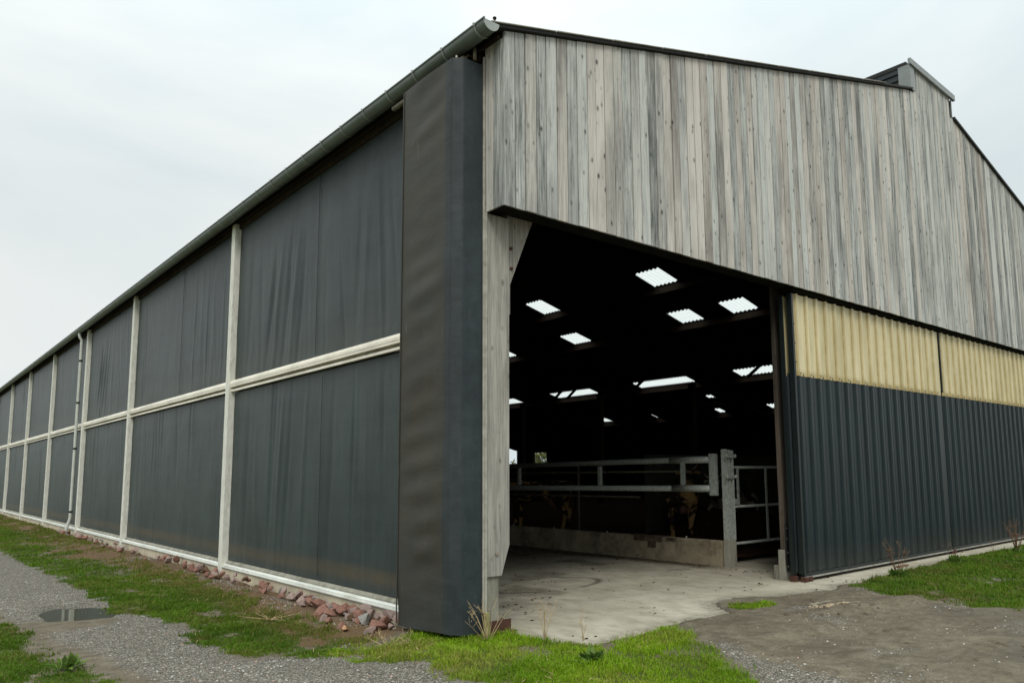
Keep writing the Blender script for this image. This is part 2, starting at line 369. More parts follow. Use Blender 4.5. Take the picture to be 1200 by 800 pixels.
ZB = [(-3.5, 8), (-3.36, 5.2), (-3.25, 3.9), (-3.2, 2.6), (-3.02, 1.75), (-2.95, 1.1), (-3.2, .2), (-4.2, -1.5), (-7, -3), (-30, 0), (-60, 60), (-4.2, 60), (-3.6, 14)]
ZC = [(-1.0, .62), (-.45, .82), (-.05, .4), (.1, .02), (.48, -.12), (.56, -.72), (.62, -1.05), (.93, -.97), (1.24, -.88), (1.55, -.98), (1.42, -1.3), (1.17, -1.81), (.67, -2.75), (.2, -3.0),
      (-.9, -1.35), (-1.0, -.9), (-.98, -.26), (-1.15, .2)]
ZD = [(5.55, -.9), (6.1, -.82), (7.49, -.66), (10.5, -.5), (13.4, -.6), (16, -.8), (30, -1.1), (30, -6), (14, -4.9), (9, -3.9), (5.8, -3.15), (5.4, -2.6), (5.45, -2.05), (5.3, -1.5)]
def warp(x, y, a=.16, s=2.2): return x+a*2*fbm(x+9.3, y, s), y+a*2*fbm(x, y+5.7, s)
def zones(x, y):
    wx, wy = warp(x, y)
    hf = .34*fbm(x+3, y+8, 7, 5)+.16*fbm(x, y, 3.0, 3)
    g = np.maximum.reduce([sstep(.12, -.12, sdist(wx, wy, P)+hf) for P in (ZA, ZB, ZC, ZD)])
    g = g*(.35+.65*sstep(-.22, -.02, fbm(x*1.2+30, y*1.2, 2.6, 4)+.02*0))
    g = np.maximum(g, sstep(60, 70, np.hypot(x, y)))
    ga = sstep(.06, -.06, sdist(wx, wy, ZA))
    bare = sstep(.0, .12, fbm(x*1.0+40, y*.55, 1.1, 5))*ga*sstep(-1.85, -1.1, x+.25*fbm(x, y, 1.5))
    inner = sstep(.02, .16, fbm(x+3, y*.8+11, 1.7, 4))*sstep(-1.9, -.9, x)*ga*.9
    # bare brown ground between the grass and the wall
    wallstrip = sstep(-1.35, -.75, x+.5*fbm(x+9, y*.6, 1.3, 4))*sstep(.6, 1.2, y)*(x < .05)
    brown = np.clip(np.maximum.reduce([bare, wallstrip*(.75+fbm(x, y, 3)), .9*sstep(.28, .1, np.hypot((wx+.62)/1.3, wy-.25))]), 0, 1)
    g = np.clip(g-np.maximum(bare, inner*.6)*.9, 0, 1)
    # grass tuft on the dirt in front of the slab
    tuft = sstep(.05, -.02, sdist(wx, wy, [(2.95, -.74), (3.25, -.62), (3.7, -.86), (3.5, -1.02), (3.1, -.92)]))
    g = np.maximum(g, tuft*.75)
    left = sstep(-.6, -1.0, x)*sstep(-3.0, -1.0, y+x*.2)
    track = sstep(1.5, .2, np.abs(x+2.6))*sstep(-2.2, -.6, y-.0*x)
    near = sstep(.35, -.2, sdist(wx, wy, [(-6, -7), (.9, -7), (1.1, -3.0), (1.36, -1.8), (.6, -2.9), (-.9, -1.4), (-1.1, .4), (-1.9, 1.3), (-2.0, 9), (-2.4, 40), (-3.4, 40), (-3.2, 6), (-2.6, 1)]))
    grav = np.clip(np.maximum(near, .55*(y < 0)*sstep(-.05, .22, fbm(x+2, y*1.6, 1.1, 4))), 0, 1)
    pale = sstep(.5, .1, np.hypot((x-3.6)/.9, (y+1.25)/.28))
    grav = np.maximum(grav*sstep(.0, .25, np.hypot((x+2.75)/1.2, (y-4.6)/1.2)-.3), pale*.9)
    wet = sstep(.12, -.1, sdist(wx, wy, PUD1))+sstep(.25, -.1, sdist(wx, wy, PUD2))
    wet = np.clip(wet+.35*sstep(.05, .2, fbm(x+20, y*2.2, .8))*(y < -1)*(x > 1.6), 0, 1)
    return g, grav, brown, wet
PUD1 = [(-2.88, 5.7), (-2.66, 6.1), (-2.3, 5.85), (-2.14, 5.61), (-2.08, 5.1), (-2.25, 4.82), (-2.5, 4.85), (-2.83, 5.05)]
PUD2 = [(3.2, -3.62), (3.7, -3.6), (4.6, -3.95), (4.2, -4.5), (3.2, -4.2), (3.0, -3.85)]
def height(x, y):
    z = -.02+.0*x
    z = z-.085*sstep(-.2, -.9, x)*sstep(-.6, 1.5, y)              # the track lies lower along the long side
    z = z-.03*sstep(.0, -4., y)*sstep(0, 3, x)
    z = z+.035*fbm(x, y, .8, 3)+.022*fbm(x, y, 4, 4)
    sd = sdist(*warp(x, y, .05, 3.), SLAB)
    z = np.where(sd < .12, np.maximum(z, 0)*sstep(-.05, .1, sd)+.008+(np.clip(sd, 0, 1)*.05), z)
    rise = sstep(1.2, 1.02, sd)*sstep(.2, -.1, y)
    z = z*(1-rise)+(np.maximum(z, 0)*.6+.010)*rise
    z = z-.16*sstep(.02, -.06, sd)
    z = z-.05*sstep(-.5, -.2, x)*sstep(.8, 1.3, y)
    z = np.where((x > -.12) & (y > .15) & (y < 62), np.minimum(z, -.12), z)
    d1 = sdist(x, y, PUD1); d2 = sdist(x, y, PUD2)
    z = z-.05*sstep(.2, -.15, d1)-.05*sstep(.3, -.2, d2)
    ruts = .016*np.sin((y+.25*x)*7.5+2*fbm(x, y, 1))*sstep(3.2, 4.2, x)*sstep(9, 6, x)*sstep(-.9, -1.3, y)*sstep(-3.4, -2.4, y)
    return z+ruts
def axis(segs):
    out = [segs[0][0]]
    for a, b, st in segs:
        n = max(1, int(round((b-a)/st))); out += list(np.linspace(a, b, n+1)[1:])
    return np.array(out)
gx = axis([(-900, -100, 100), (-100, -20, 8), (-20, -6, 1), (-6, -3.6, .1), (-3.6, 6.5, .045), (6.5, 16, .12), (16, 34, 1), (34, 100, 8), (100, 900, 100)])
gy = axis([(-900, -100, 100), (-100, -20, 8), (-20, -6, .8), (-6, -4.6, .1), (-4.6, 3.5, .045), (3.5, 10, .08), (10, 30, .25), (30, 64, 1), (64, 100, 6), (100, 900, 100)])
GX, GY = np.meshgrid(gx, gy, indexing='ij'); fx, fy = GX.ravel(), GY.ravel()
gz = height(fx, fy); zg = zones(fx, fy)
ground = np_mesh('ground', np.stack([fx, fy, gz], 1), grid_faces(len(gx), len(gy)), M['ground'], smooth=True, attr={'zone': np.stack(zg, 1)})
tag(ground, kind='structure')
# puddles
for P, zz in ((PUD1, -.129),):
    cx = sum(p[0] for p in P)/len(P); cy = sum(p[1] for p in P)/len(P)
    m = MB(); m.add([(cx+(x-cx)*1.45, cy+(y-cy)*1.45, zz) for x, y in P], [tuple(range(len(P)))])
    tag(m.build('puddle_water', M['water']), kind='structure')

# concrete apron and barn floor
sx = axis([(.0, 8, .04), (8, 14, .15), (14, 31.15, 1.)]); sy = axis([(-1.25, 6, .04), (6, 12, .15), (12, 62, 2.)])
SX, SY = np.meshgrid(sx, sy, indexing='ij'); x, y = SX.ravel(), SY.ravel()
man = np.clip(sstep(.55, .05, np.abs(x-6.15+.1*fbm(x, y, 2)))*sstep(1.2, 2.2, y)+sstep(3.2, 6.5, y+1.5*fbm(x, y, .8))*.9+.5*sstep(.08, .2, fbm(x, y, 1.4, 5))*sstep(.4, 2, y), 0, 1)
ring = np.abs(np.hypot((x-2.75)/.95, (y-2.35)/.55)-1+.12*fbm(x, y, 2)); mark = sstep(.10, .02, ring)*sstep(-.1, .15, fbm(x+5, y, 1.2)+.12)
edge = sstep(.35, .0, -sdist(*warp(x, y, .08, 3), SLAB))
slab = np_mesh('concrete_floor', np.stack([x, y, .004*fbm(x, y, 1.5)+0*x], 1), grid_faces(len(sx), len(sy)), M['slab'], smooth=True,
               attr={'zone': np.stack([man, mark, edge, 0*x+1], 1)})
tag(slab, kind='structure')
m = MB(); m.box(.0, 31.15, -1.25, -1.24, -.3, -.012); m.box(.0, .01, -1.24, .0, -.3, -.012)
tag(m.build('concrete_floor_edge', M['footing']), kind='structure')

# ------------------------------------------------------------------ barn
barn = empty('cattle_barn')
tag(barn, 'long cattle barn with weathered grey plank gable, dark mesh side curtains and an open doorway', 'barn')
YF = -.32; L = 62.; XR = 31.
def ztopL(x): return 6.235+.275*x
def ztopR(x): return 9.01-.261*(x-11.98)
def ztop(x):
    if x < 10.0: return ztopL(x)
    if x < 11.97: return 9.50-.035*(x-10.0)
    return ztopR(x)
# gable cladding: individual planks in one mesh
m = MB(); x = .0
while x < XR:
    w = random.choice((.138, .148, .154, .158)); x1 = min(x+w, XR); g = .010+random.random()*.005
    zt0 = ztop(x+g)-.045; zt1 = ztop(x1)-.045
    if x < 10. < x1 or x < 11.97 < x1: zt0 = zt1 = min(ztop(x), ztop(x1))-.045
    yj = random.uniform(-.006, .004); tn = (random.random(), random.random(), random.random())
    zb = 4.31+random.uniform(-.003, .003)
    if zt1 > zb+.05:
        yb = YF+.024; yf = YF+yj; j = random.uniform(-.004, .004)
        m.add([(x+g, yf, zb), (x1, yf+j, zb), (x1, yf+j, zt1), (x+g, yf, zt0), (x+g, yb, zb), (x1, yb, zb), (x1, yb, zt1), (x+g, yb, zt0)],
              [(0, 1, 2, 3), (7, 6, 5, 4), (0, 4, 5, 1), (1, 5, 6, 2), (2, 6, 7, 3), (3, 7, 4, 0)], tn)
    x = x1
m.build('gable_cladding', M['cladding'], barn)
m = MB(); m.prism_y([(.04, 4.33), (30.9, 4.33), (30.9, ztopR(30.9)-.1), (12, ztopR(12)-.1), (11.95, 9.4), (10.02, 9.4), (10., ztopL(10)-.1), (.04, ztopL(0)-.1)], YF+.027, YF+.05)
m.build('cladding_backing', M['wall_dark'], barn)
m = MB()
for k, (a, b) in enumerate(((YF+.028, YF+.17), (YF+.174, -.002))):
    m.box(-.0, .022, a, b, 4.31, 6.12, (random.random(), .2+.5*k, random.random()))
m.build('corner_cladding', M['cladding'], barn)
m = MB(); m.box(.024, XR, YF+.055, -.01, 4.335, 4.36); m.build('soffit_board', M['wall_dark'], barn)
m = MB(); m.box(5.5, 16.4, -.24, -.05, 4.27, 4.325); m.build('door_track', M['wall_dark'], barn)
# verge trims
m = MB()
m.prism_y([(-.28, ztopL(-.28)-.035), (9.99, ztopL(9.99)-.035), (9.99, ztopL(9.99)), (-.28, ztopL(-.28))], YF-.05, YF+.08)
m.prism_y([(11.99, ztopR(11.99)-.05), (31.3, ztopR(31.3)-.05), (31.3, ztopR(31.3)+.005), (11.99, ztopR(11.99)+.005)], YF-.05, YF+.08)
m.build('verge_trim', M['verge'], barn)
m = MB()
for k in range(14):          # lapped ends of the roof sheets showing above the verge
    a = -.2+k*.9; m.prism_y([(a, ztopL(a)+.001), (a+.885, ztopL(a+.885)+.001), (a+.885, ztopL(a+.885)+.008), (a, ztopL(a)+.012)], YF-.07, YF+.1) if a < 8.6 else None
m.build('roof_sheet_edge', M['batten'], barn)
# ridge monitor
mon = MB()
mon.prism_y([(9.97, 9.47), (12.02, 9.40), (12.02, 9.48), (9.97, 9.55)], YF+.05, L).build('ridge_monitor', M['verge'], barn)
ridge = bpy.data.objects['ridge_monitor']
m = MB()
for k in range(4):
    z0 = 8.93+k*.135
    m.prism_y([(9.985, z0), (9.96, z0+.02), (9.96, z0+.085), (9.985, z0+.105), (9.985, z0+.134), (10.03, z0+.134), (10.03, z0)], YF+.06, L)
m.build('monitor_side_sheet', M['trim'], ridge)
m = MB(); m.prism_y([(9.93, 9.455), (12.05, 9.375), (12.05, 9.50), (9.93, 9.575)], YF-.06, YF-.005)
m.box(9.96, 10.13, YF-.028, YF-.008, ztopL(10)-.03, 9.45); m.box(9.94, 9.96, YF-.03, YF+.2, ztopL(9.95)+.01, 9.46)
m.build('monitor_front_trim', M['grey_trim'], ridge)
m = MB(); m.box(11.975, 12.0, YF, L, 8.9, 9.395); m.build('monitor_right_side', M['grey_trim'], ridge)

# roof sheets with the translucent roof lights cut in
P_ = .177; stp = P_/6
ry = np.arange(-.36, L+stp, stp); rc = .024*np.cos(2*np.pi*(ry+.36)/P_)
def rzR(x): return 6.0+.272*(22-x)
def rzL(x): return 6.22+.275*x
bx = [11.0, 13.95, 14.93, 16.83, 17.72, 22.45, 23.12, 24.9, 25.2, 26.72, 27.25, XR+.3]
LIGHTS = [(1, 9.68, 10.69), (1, 15.62, 16.62), (1, 27.5, 28.5), (3, 8.48, 9.48), (3, 10.82, 11.86), (3, 16.8, 17.84), (3, 21.9, 22.9),
          (5, 11.05, 13.05), (5, 15.5, 18.85), (5, 21.95, 25.0), (5, 28.2, 30.2), (5, 34, 36.5), (7, 16.0, 16.4), (9, 13.8, 14.2), (9, 16.9, 17.3), (9, 21.0, 21.5), (9, 25.0, 25.8)]
cell = np.zeros((len(bx)-1, len(ry)-1), int)-1
for li, (c, a, b) in enumerate(LIGHTS):
    ym = .5*(ry[1:]+ry[:-1]); cell[c, (ym > a) & (ym < b)] = li
V = np.array([(X, max(Y, -.26), rzR(X)+c_) for X in bx for Y, c_ in zip(ry, rc)])
F = grid_faces(len(bx), len(ry)); cf = cell.ravel()
bl = [-.27, 5., 11.0]
VL = np.array([(X, max(Y, -.26), rzL(X)+c_) for X in bl for Y, c_ in zip(ry, rc)])
FL = grid_faces(len(bl), len(ry))
roof = np_mesh('roof', np.concatenate([V, VL]), np.concatenate([F[cf < 0], FL+len(V)]), M['roof'], barn, smooth=True)
for li in range(len(LIGHTS)):
    ff = F[cf == li]; ids = np.unique(ff); rm = {k: i for i, k in enumerate(ids)}
    np_mesh('roof_light', V[ids], np.array([[rm[q] for q in f] for f in ff]), M['roof_light'], roof, smooth=True)
FR = [.18, 7.62, 14.87, 20.64, 26.8, 32.8, 38.7, 44.6, 50.5, 56.4]
m = MB()
for X in (15.02, 17.82, 23.24, 27.36, 12.2, 20.2, 25.6, 29.4): m.box(X-.04, X+.05, .1, L-.2, rzR(X)-.25, rzR(X)-.03, (random.random(), .6, .3))
for X in (.3, 2.2, 4.2, 6.2, 8.2, 10.2): m.box(X-.04, X+.05, .1, L-.2, rzL(X)-.25, rzL(X)-.03, (random.random(), .4, .3))
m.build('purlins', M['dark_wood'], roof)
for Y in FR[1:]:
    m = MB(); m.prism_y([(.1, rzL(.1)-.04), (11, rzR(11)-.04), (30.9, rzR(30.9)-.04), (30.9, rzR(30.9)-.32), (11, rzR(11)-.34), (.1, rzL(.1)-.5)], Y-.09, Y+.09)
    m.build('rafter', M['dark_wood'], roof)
for Y, a in ((18.1, .35), (11.6, .35), (23.9, .3), (22.8, .3)):
    m = MB(); m.beam((22., Y+a, 5.45), (22.25, Y-a*.6, 5.98), .09, .12); m.build('brace', M['wall_dark'], barn)
for Y in FR[1:]:
    m = MB(); m.box(21.85, 22.1, Y-.12, Y+.12, 0, 5.45); m.build('inner_column', M['dark_wood'], barn)
m = MB(); m.beam((11.2, 14.7, 7.3), (12.6, 14.7, 8.05), .1, .16); m.build('brace', M['dark_wood'], barn)
# far walls
m = MB(); X0, X1 = XR-.12, XR
wins = [(35.2, 36.65, 2.2, 3.05), (38.6, 40.0, 2.2, 3.6)]
ys = [-.2, 35.2, 36.65, 38.6, 40.0, L]
m.box(X0, X1, ys[0], ys[1], 0, 4.2); m.box(X0, X1, ys[2], ys[3], 0, 4.2); m.box(X0, X1, ys[4], ys[5], 0, 4.2)
for a, b, c, d in wins: m.box(X0, X1, a, b, 0, c); m.box(X0, X1, a, b, d, 4.2)
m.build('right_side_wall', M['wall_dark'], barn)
for a, b, c, d in wins:
    m = MB(); m.box(X0-.03, X1+.02, a-.06, a-.002, c-.06, d+.06); m.box(X0-.03, X1+.02, b+.002, b+.06, c-.06, d+.06); m.box(X0-.03, X1+.02, a, b, d+.002, d+.06); m.box(X0-.03, X1+.02, a, b, c-.06, c-.002)
    m.build('window_frame', M['dark_wood'], barn)
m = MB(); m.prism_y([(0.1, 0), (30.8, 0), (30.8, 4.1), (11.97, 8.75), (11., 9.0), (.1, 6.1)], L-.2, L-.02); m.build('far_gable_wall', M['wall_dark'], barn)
m = MB(); m.box(16.3, XR-.13, -.1, 0.05, 0, 4.3); m.build('front_wall_panel', M['far_wall'], barn)

# corner post in the doorway
cp = MB(); cp.prism_y([(.025, .58), (.215, .58), (.315, .88), (.32, 4.31), (.025, 4.31)], -.0, .24, (.6, .45, .2)).build('corner_post', M['post_wood'], barn, .006)
cpo = bpy.data.objects['corner_post']
cp = MB(); cp.prism_y([(.324, 3.25), (.36, 3.28), (.36, 3.6), (.80, 4.66), (.324, 4.66)], .04, .16, (.3, .6, .7)).build('knee_brace', M['post_wood'], cpo)
for X, Z in ((.37, 4.0), (.375, 3.78), (.15, .80)):
    m = MB(); m.tube([(X, .045 if X > .3 else 0., Z), (X, .02 if X > .3 else -.015, Z)], .018, 8); m.build('bolt', M['rust' if X > .3 else 'bolt'], cpo)
m = MB(); m.box(.03, .20, .03, .21, -.2, .578); m.build('post_footing', M['footing'], barn, .008)
m = MB(); m.box(-.03, -.012, -.02, .0, .25, 6.02); m.box(-.01, .012, -.028, -.003, .17, 4.305); m.build('corner_trim', M['batten'], barn, .002)
m = MB(); m.box(.0, .29, -.052, -.045, .05, .165); m.box(.0, .32, -.12, -.053, .05, .057); m.box(.17, .20, -.05, -.04, .166, .18)
m.build('rusty_steel_angle', M['rust'], barn)

# long side: plinth, sill, rails, posts, screens
m = MB(); m.box(-.03, .10, .1, L, -.3, .05); m.build('plinth', M['plinth'], barn)
m = MB(); m.prism_y([(-.055, .062), (.0, .062), (.0, .125), (-.02, .125), (-.055, .112)], .1, L); m.prism_y([(-.062, .07), (-.057, .07), (-.057, .085), (-.062, .085)], .1, L)
m.build('sill', M['sill'], barn)
m = MB(); m.prism_y([(.002, .052), (.07, .052), (.07, .19), (.03, .17), (.002, .145)], .1, L); m.build('sill_ledge', M['footing'], barn)
m = MB(); m.prism_y([(-.045, 3.155), (.02, 3.155), (.02, 3.275), (-.01, 3.275), (-.035, 3.26), (-.05, 3.225), (-.05, 3.19), (-.045, 3.188)], .1, L); m.box(-.032, .02, .1, L, 3.075, 3.108)
m.build('middle_rail', M['rail'], barn)
m = MB(); m.box(.012, .02, .1, L, 3.109, 3.154); m.build('rail_web', M['footing'], barn)
m = MB(); m.box(.0, .06, .1, L, 6.03, 6.12); m.build('top_rail', M['dark_wood'], barn)
for Y in FR[1:]:
    m = MB(); m.box(-.07, .1, Y-.085, Y+.085, -.2 if Y > 8 else -.06, 6.12); m.build('side_post', M['side_post'], barn, .006)
def screen(y0, y1, z0, z1, seed, folds=(), top=True):
    r = np.random.default_rng(seed); ny = int((y1-y0)/.03)+2 if y0 < 16 else int((y1-y0)/.08)+2; nz = int((z1-z0)/.08)+2
    yy, zz = np.meshgrid(np.linspace(y0, y1, ny), np.linspace(z0, z1, nz), indexing='ij'); yy, zz = yy.ravel(), zz.ravel()
    u = (zz-z0)/(z1-z0); X = 0*yy+.035
    env = np.sin(np.pi*np.clip(u, .02, .98))**.5
    X += .020*fbm(yy, zz*.5, 1.2, 3)*env
    for k in range(int((y1-y0)*2.2)):
        c = y0+(y1-y0)*r.random(); lean = r.uniform(-.05, .18); w = r.uniform(.02, .09); a = r.uniform(.003, .014)*r.choice([-1, 1]); uc = r.random(); ul = r.uniform(.2, .6)
        X += a*np.exp(-((yy-c-lean*(zz-z0))/w)**2)*np.exp(-((u-uc)/ul)**2)
    for c, lean, w, a, uc, ul in folds:
        X += 1.7*a*np.exp(-((yy-c-lean*(zz-.5*(z0+z1)))/(1.25*w))**2)*np.exp(-((u-uc)/ul)**2)
    X += .0035*np.sin(zz*9+fbm(yy, zz, .7)*7)*(np.exp(-(u/.25)**2) if top else np.exp(-((1-u)/.2)**2))
    band = sstep(.022, .04, u)*sstep(.10, .075, u)*(.35+.65*sstep(0, .6, fbm(yy*.5, zz*3, 2)+.5)) if not top else .18*sstep(.3, .0, u)
    o = np_mesh('screen', np.stack([X, yy, zz], 1), grid_faces(ny, nz), M['screen'], barn, smooth=True, attr={'tint': np.stack([band*.95, 0*X, 0*X, 0*X+1], 1)})
    return o
fold_u = [(5.9, -.16, .05, .016, .45, .35), (5.6, -.15, .06, -.016, .4, .35), (5.25, -.14, .055, .017, .42, .35), (4.95, -.14, .06, -.012, .4, .4), (4.7, -.12, .05, .012, .35, .35), (2.9, -.05, .05, .008, .5, .4), (2.7, -.04, .05, -.008, .5, .4), (6.9, -.05, .06, .01, .5, .4)]
fold_l = [(5.7, -.08, .05, .013, .6, .4), (5.4, -.08, .05, -.012, .5, .4), (5.1, -.08, .05, .013, .45, .4), (4.5, -.06, .05, -.009, .5, .4), (3.6, -.04, .05, .007, .5, .5), (6.8, -.03, .07, .01, .5, .5)]
fr2 = [.12]+FR[1:]+[L-.1]
for i in range(len(fr2)-1):
    a, b = fr2[i]+(.1 if i else 0), fr2[i+1]-.1
    so = screen(a, b, 3.28, 6.06, 10+i, fold_u if i == 0 else [(f[0]+b-7.5, *f[1:]) for f in fold_u[:4]] if i == 2 else ())
    s_ = MB(); c = {0: 4.16}.get(i, a+(b-a)*.45); s_.box(.016, .022, c, c+.008, 3.33, 6.0)
    if i < 2: s_.build('seam', M['seam'], so)
    so = screen(a, b, .19, 3.06, 40+i, fold_l if i == 0 else (), top=False)
    if i < 1:
        s_ = MB(); c = {0: 3.9}.get(i, a+(b-a)*.47); s_.box(.016, .022, c, c+.004, .25, 3.0); s_.build('seam', M['seam'], so)
# folded curtain cover at the corner
prof = []
x0, x1_, y0, y1_ = -.365, -.035, .0, 1.06; rr = .085
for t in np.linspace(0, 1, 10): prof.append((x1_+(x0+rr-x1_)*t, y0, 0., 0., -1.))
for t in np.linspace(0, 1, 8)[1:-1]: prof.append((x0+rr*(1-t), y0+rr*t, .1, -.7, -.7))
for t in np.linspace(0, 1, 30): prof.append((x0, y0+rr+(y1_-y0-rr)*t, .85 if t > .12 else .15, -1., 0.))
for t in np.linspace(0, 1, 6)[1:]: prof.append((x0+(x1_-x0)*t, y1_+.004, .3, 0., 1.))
zs = np.linspace(.05, 5.93, 130); V = []; T = []
for k, (px_, py_, d, nx, ny_) in enumerate(prof):
    for z in zs:
        s = k*.035
        o = .022*math.sin(z*5.3+1.3*math.sin(z*2.1)+s*.8)*float(fbm(np.array(s), np.array(z), 1.3, 2)+.5)+.020*math.sin(z*21+s*3)*(float(vnoise(np.array(z*1.1+9), np.array(s*2)))-.3)
        mid = math.sin(math.pi*min(1, max(0, (k-15)/30))) if k >= 15 else math.sin(math.pi*k/10)*.5
        kick = .02*math.exp(-((z-.1)/.25)**2)
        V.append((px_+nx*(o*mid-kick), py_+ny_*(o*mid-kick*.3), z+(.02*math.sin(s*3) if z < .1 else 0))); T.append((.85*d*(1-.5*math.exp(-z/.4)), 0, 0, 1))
box = np_mesh('curtain_cover', V, grid_faces(len(prof), len(zs)), M['tarp'], barn, smooth=True, attr={'tint': T})
m = MB(); m.prism_z([(-.265, .012), (-.04, .012), (-.04, 1.05), (-.352, 1.05), (-.352, .10)], 5.89, 5.915); m.build('cover_top', M['tarp'], box)
m = MB(); m.box(-.374, -.366, 1.05, 1.066, .06, 5.92); m.build('cover_edge_strip', M['tarp'], box)
for Y in (.08, .98):
    m = MB(); m.box(-.33, -.27, Y, Y+.03, 5.93, 5.945); m.tube([(-.30, Y+.015, 5.94), (-.30, Y+.015, 5.98)], .012, 8); m.build('cover_clamp', M['bolt'], box)
m = MB(); m.tube([(-.2, .1, 5.99), (-.2, 1.6, 5.99)], .03, 10); m.tube([(-.12, .02, 5.96), (-.12, .02, 6.1)], .02, 8); m.tube([(-.2, .12, 5.93), (-.14, .12, 6.06), (-.06, .12, 6.06)], .014, 8)
m.build('winding_tube', M['galv_dull'], barn)

# gutter, brackets, end cap, downpipe
GXc, GZ, GR = -.215, 6.165, .098
vs = []; N = 14
for (Y) in (-.40, 62.0):
    for k in range(N+1):
        t = math.pi*k/N; vs.append((GXc-GR*math.cos(t), Y, GZ-GR*math.sin(t)))
    for k in range(N+1):
        t = math.pi*(N-k)/N; vs.append((GXc-(GR-.006)*math.cos(t), Y, GZ-(GR-.006)*math.sin(t)))
n2 = 2*(N+1)
m = MB(); m.add(vs, [(k, (k+1) % n2, (k+1) % n2+n2, k+n2) for k in range(n2)], smooth=True)
m.tube([(GXc-GR, -.42, GZ), (GXc-GR, 62, GZ)], .012, 8)
gut = m.build('gutter', M['gutter'], barn)
m = MB(); m.prism_y([(GXc-GR*math.cos(math.pi*k/14)*1.02, GZ-GR*math.sin(math.pi*k/14)*1.02) for k in range(15)], -.408, -.401); m.build('gutter_end_cap', M['gutter_cap'], gut)
Y = -.25
for k in range(60):
    pts = [(GXc-(GR+.008)*math.cos(math.pi*j/10), Y, GZ-(GR+.008)*math.sin(math.pi*j/10)) for j in range(11)]
    m = MB()
    for a, b in zip(pts[:-1], pts[1:]): m.add([(a[0], Y-.013, a[2]), (a[0], Y+.013, a[2]), (b[0], Y+.013, b[2]), (b[0], Y-.013, b[2])], [(0, 1, 2, 3)], smooth=True)
    m.box(GXc-GR-.020, GXc-GR-.010, Y-.013, Y+.013, GZ-.02, GZ+.012)
    m.build('gutter_bracket', M['gutter_cap'], gut); Y += .61 if k < 30 else 1.3
m = MB(); m.box(-.03, -.008, -.26, 62, 6.125, 6.16); m.box(-.012, .02, YF+.06, .1, 6.13, 6.17); m.tube([(-.14, -.36, 6.20), (-.14, -.36, 6.255)], .012, 8); m.tube([(-.14, -.36, 6.245), (-.14, -.36, 6.26)], .02, 8)
m.build('fascia_board', M['dark_wood'], barn)
m = MB(); dy = 21.05
m.tube([(GXc, dy, GZ-GR), (GXc, dy, 5.98), (-.2, dy, 5.93), (-.15, dy-.0, 5.86), (-.145, dy, 5.8), (-.145, dy, .45), (-.15, dy, .38), (-.2, dy, .2), (-.22, dy, .12), (-.22, dy, -.12)], .045, 12)
dp = m.build('downpipe', M['downpipe'], barn)
for z in (5.2, 3.9, 2.5, .6):
    m = MB(); m.tube([(-.145, dy, z-.03), (-.145, dy, z+.03)], .052, 12); m.box(-.14, -.1, dy-.02, dy+.02, z-.02, z+.02); m.build('pipe_clip', M['steel'], dp)

# sliding doors
def ribbed(x0, x1, y, z0, z1, pitch=.285, off=.1, rib=.028, wt=.03, wb=.065, minor=False):
    prof = [(x0, y)]
    x = x0+off
    while x+wb < x1:
        prof += [(x-wb/2-.014, y), (x-wb/2, y-.0005), (x-wt/2, y-rib), (x+wt/2, y-rib), (x+wb/2, y-.0005), (x+wb/2+.018, y)]
        if minor and x+pitch < x1:
            for f in (.5,):
                xm = x+pitch*f; prof += [(xm-.02, y), (xm-.012, y-.006), (xm+.012, y-.006), (xm+.02, y)]
        x += pitch
    prof.append((x1, y)); n = len(prof)
    vs = [(a, b, z) for z in (z0, z1) for a, b in prof]+[(a, b+.004, z) for z in (z0, z1) for a, b in prof]
    fs = [(i, i+1, i+1+n, i+n) for i in range(n-1)]+[(2*n+i+n, 2*n+i+1+n, 2*n+i+1, 2*n+i) for i in range(n-1)]
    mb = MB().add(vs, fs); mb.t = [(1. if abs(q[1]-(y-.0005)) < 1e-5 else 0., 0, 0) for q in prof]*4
    return mb, prof
DY = -.165
def door(x0, x1, y, first=True):
    d, _ = ribbed(x0+.02, x1+(.01 if x0 < 10 else -.01), y, .13, 3.04, rib=.034, wb=.055, wt=.028, minor=True); leaf = d.build('sliding_door', M['sheet'], barn)
    if x0 > 10: leaf['label'] = 'right hand leaf of the ribbed sliding door'
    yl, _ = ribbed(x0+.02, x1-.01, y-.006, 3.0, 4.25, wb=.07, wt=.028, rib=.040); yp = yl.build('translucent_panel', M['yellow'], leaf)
    m = MB(); x = x0+.12
    while x < x1-.1:
        m.tube([(x, y-.044, 3.035), (x, y-.056, 3.035)], .011, 6); x += .285
    m.build('sheet_screws', M['brown_stalk'], yp)
    m = MB(); m.box(x0-.03 if first else x0-.012, x0+.018 if first else x0+.008, y-.035, y+.05 if first else y-.008, .12 if first else 3.06, 4.24)
    if x0 < 10:
        for k in range(13):
            z = .3+k*.29; m.tube([(x0+.03, y-.005, z), (x0+.03, y-.04, z)], .009, 6)
    m.build('edge_trim', M['trim'], leaf)
    m = MB(); m.box(x0, x1-.01, y-.02, y+.03, .075, .125); m.build('bottom_rail', M['dark_wood'] if False else M['trim'], leaf)
    m = MB(); m.box(x0, x1-.01, y-.03, y+.005, .05, .073); m.build('bottom_batten', M['post_wood'], leaf)
    for X in ((x0, x0+.12) if first else (x0,)):
        m = MB(); m.box(X-.03, X+.05, y-.05, y+.03, .0, .07); m.tube([(X+.01, y-.06, .04), (X+.01, y-.03, .04)], .03, 10); m.build('door_guide', M['rust'], leaf)
    return leaf
door(5.53, 10.765, DY); door(10.785, 16.1, DY, False)
rear, _ = ribbed(5.464, 10.6, -.045, .13, 3.04); rl = rear.build('rear_sliding_door', M['sheet'], barn)
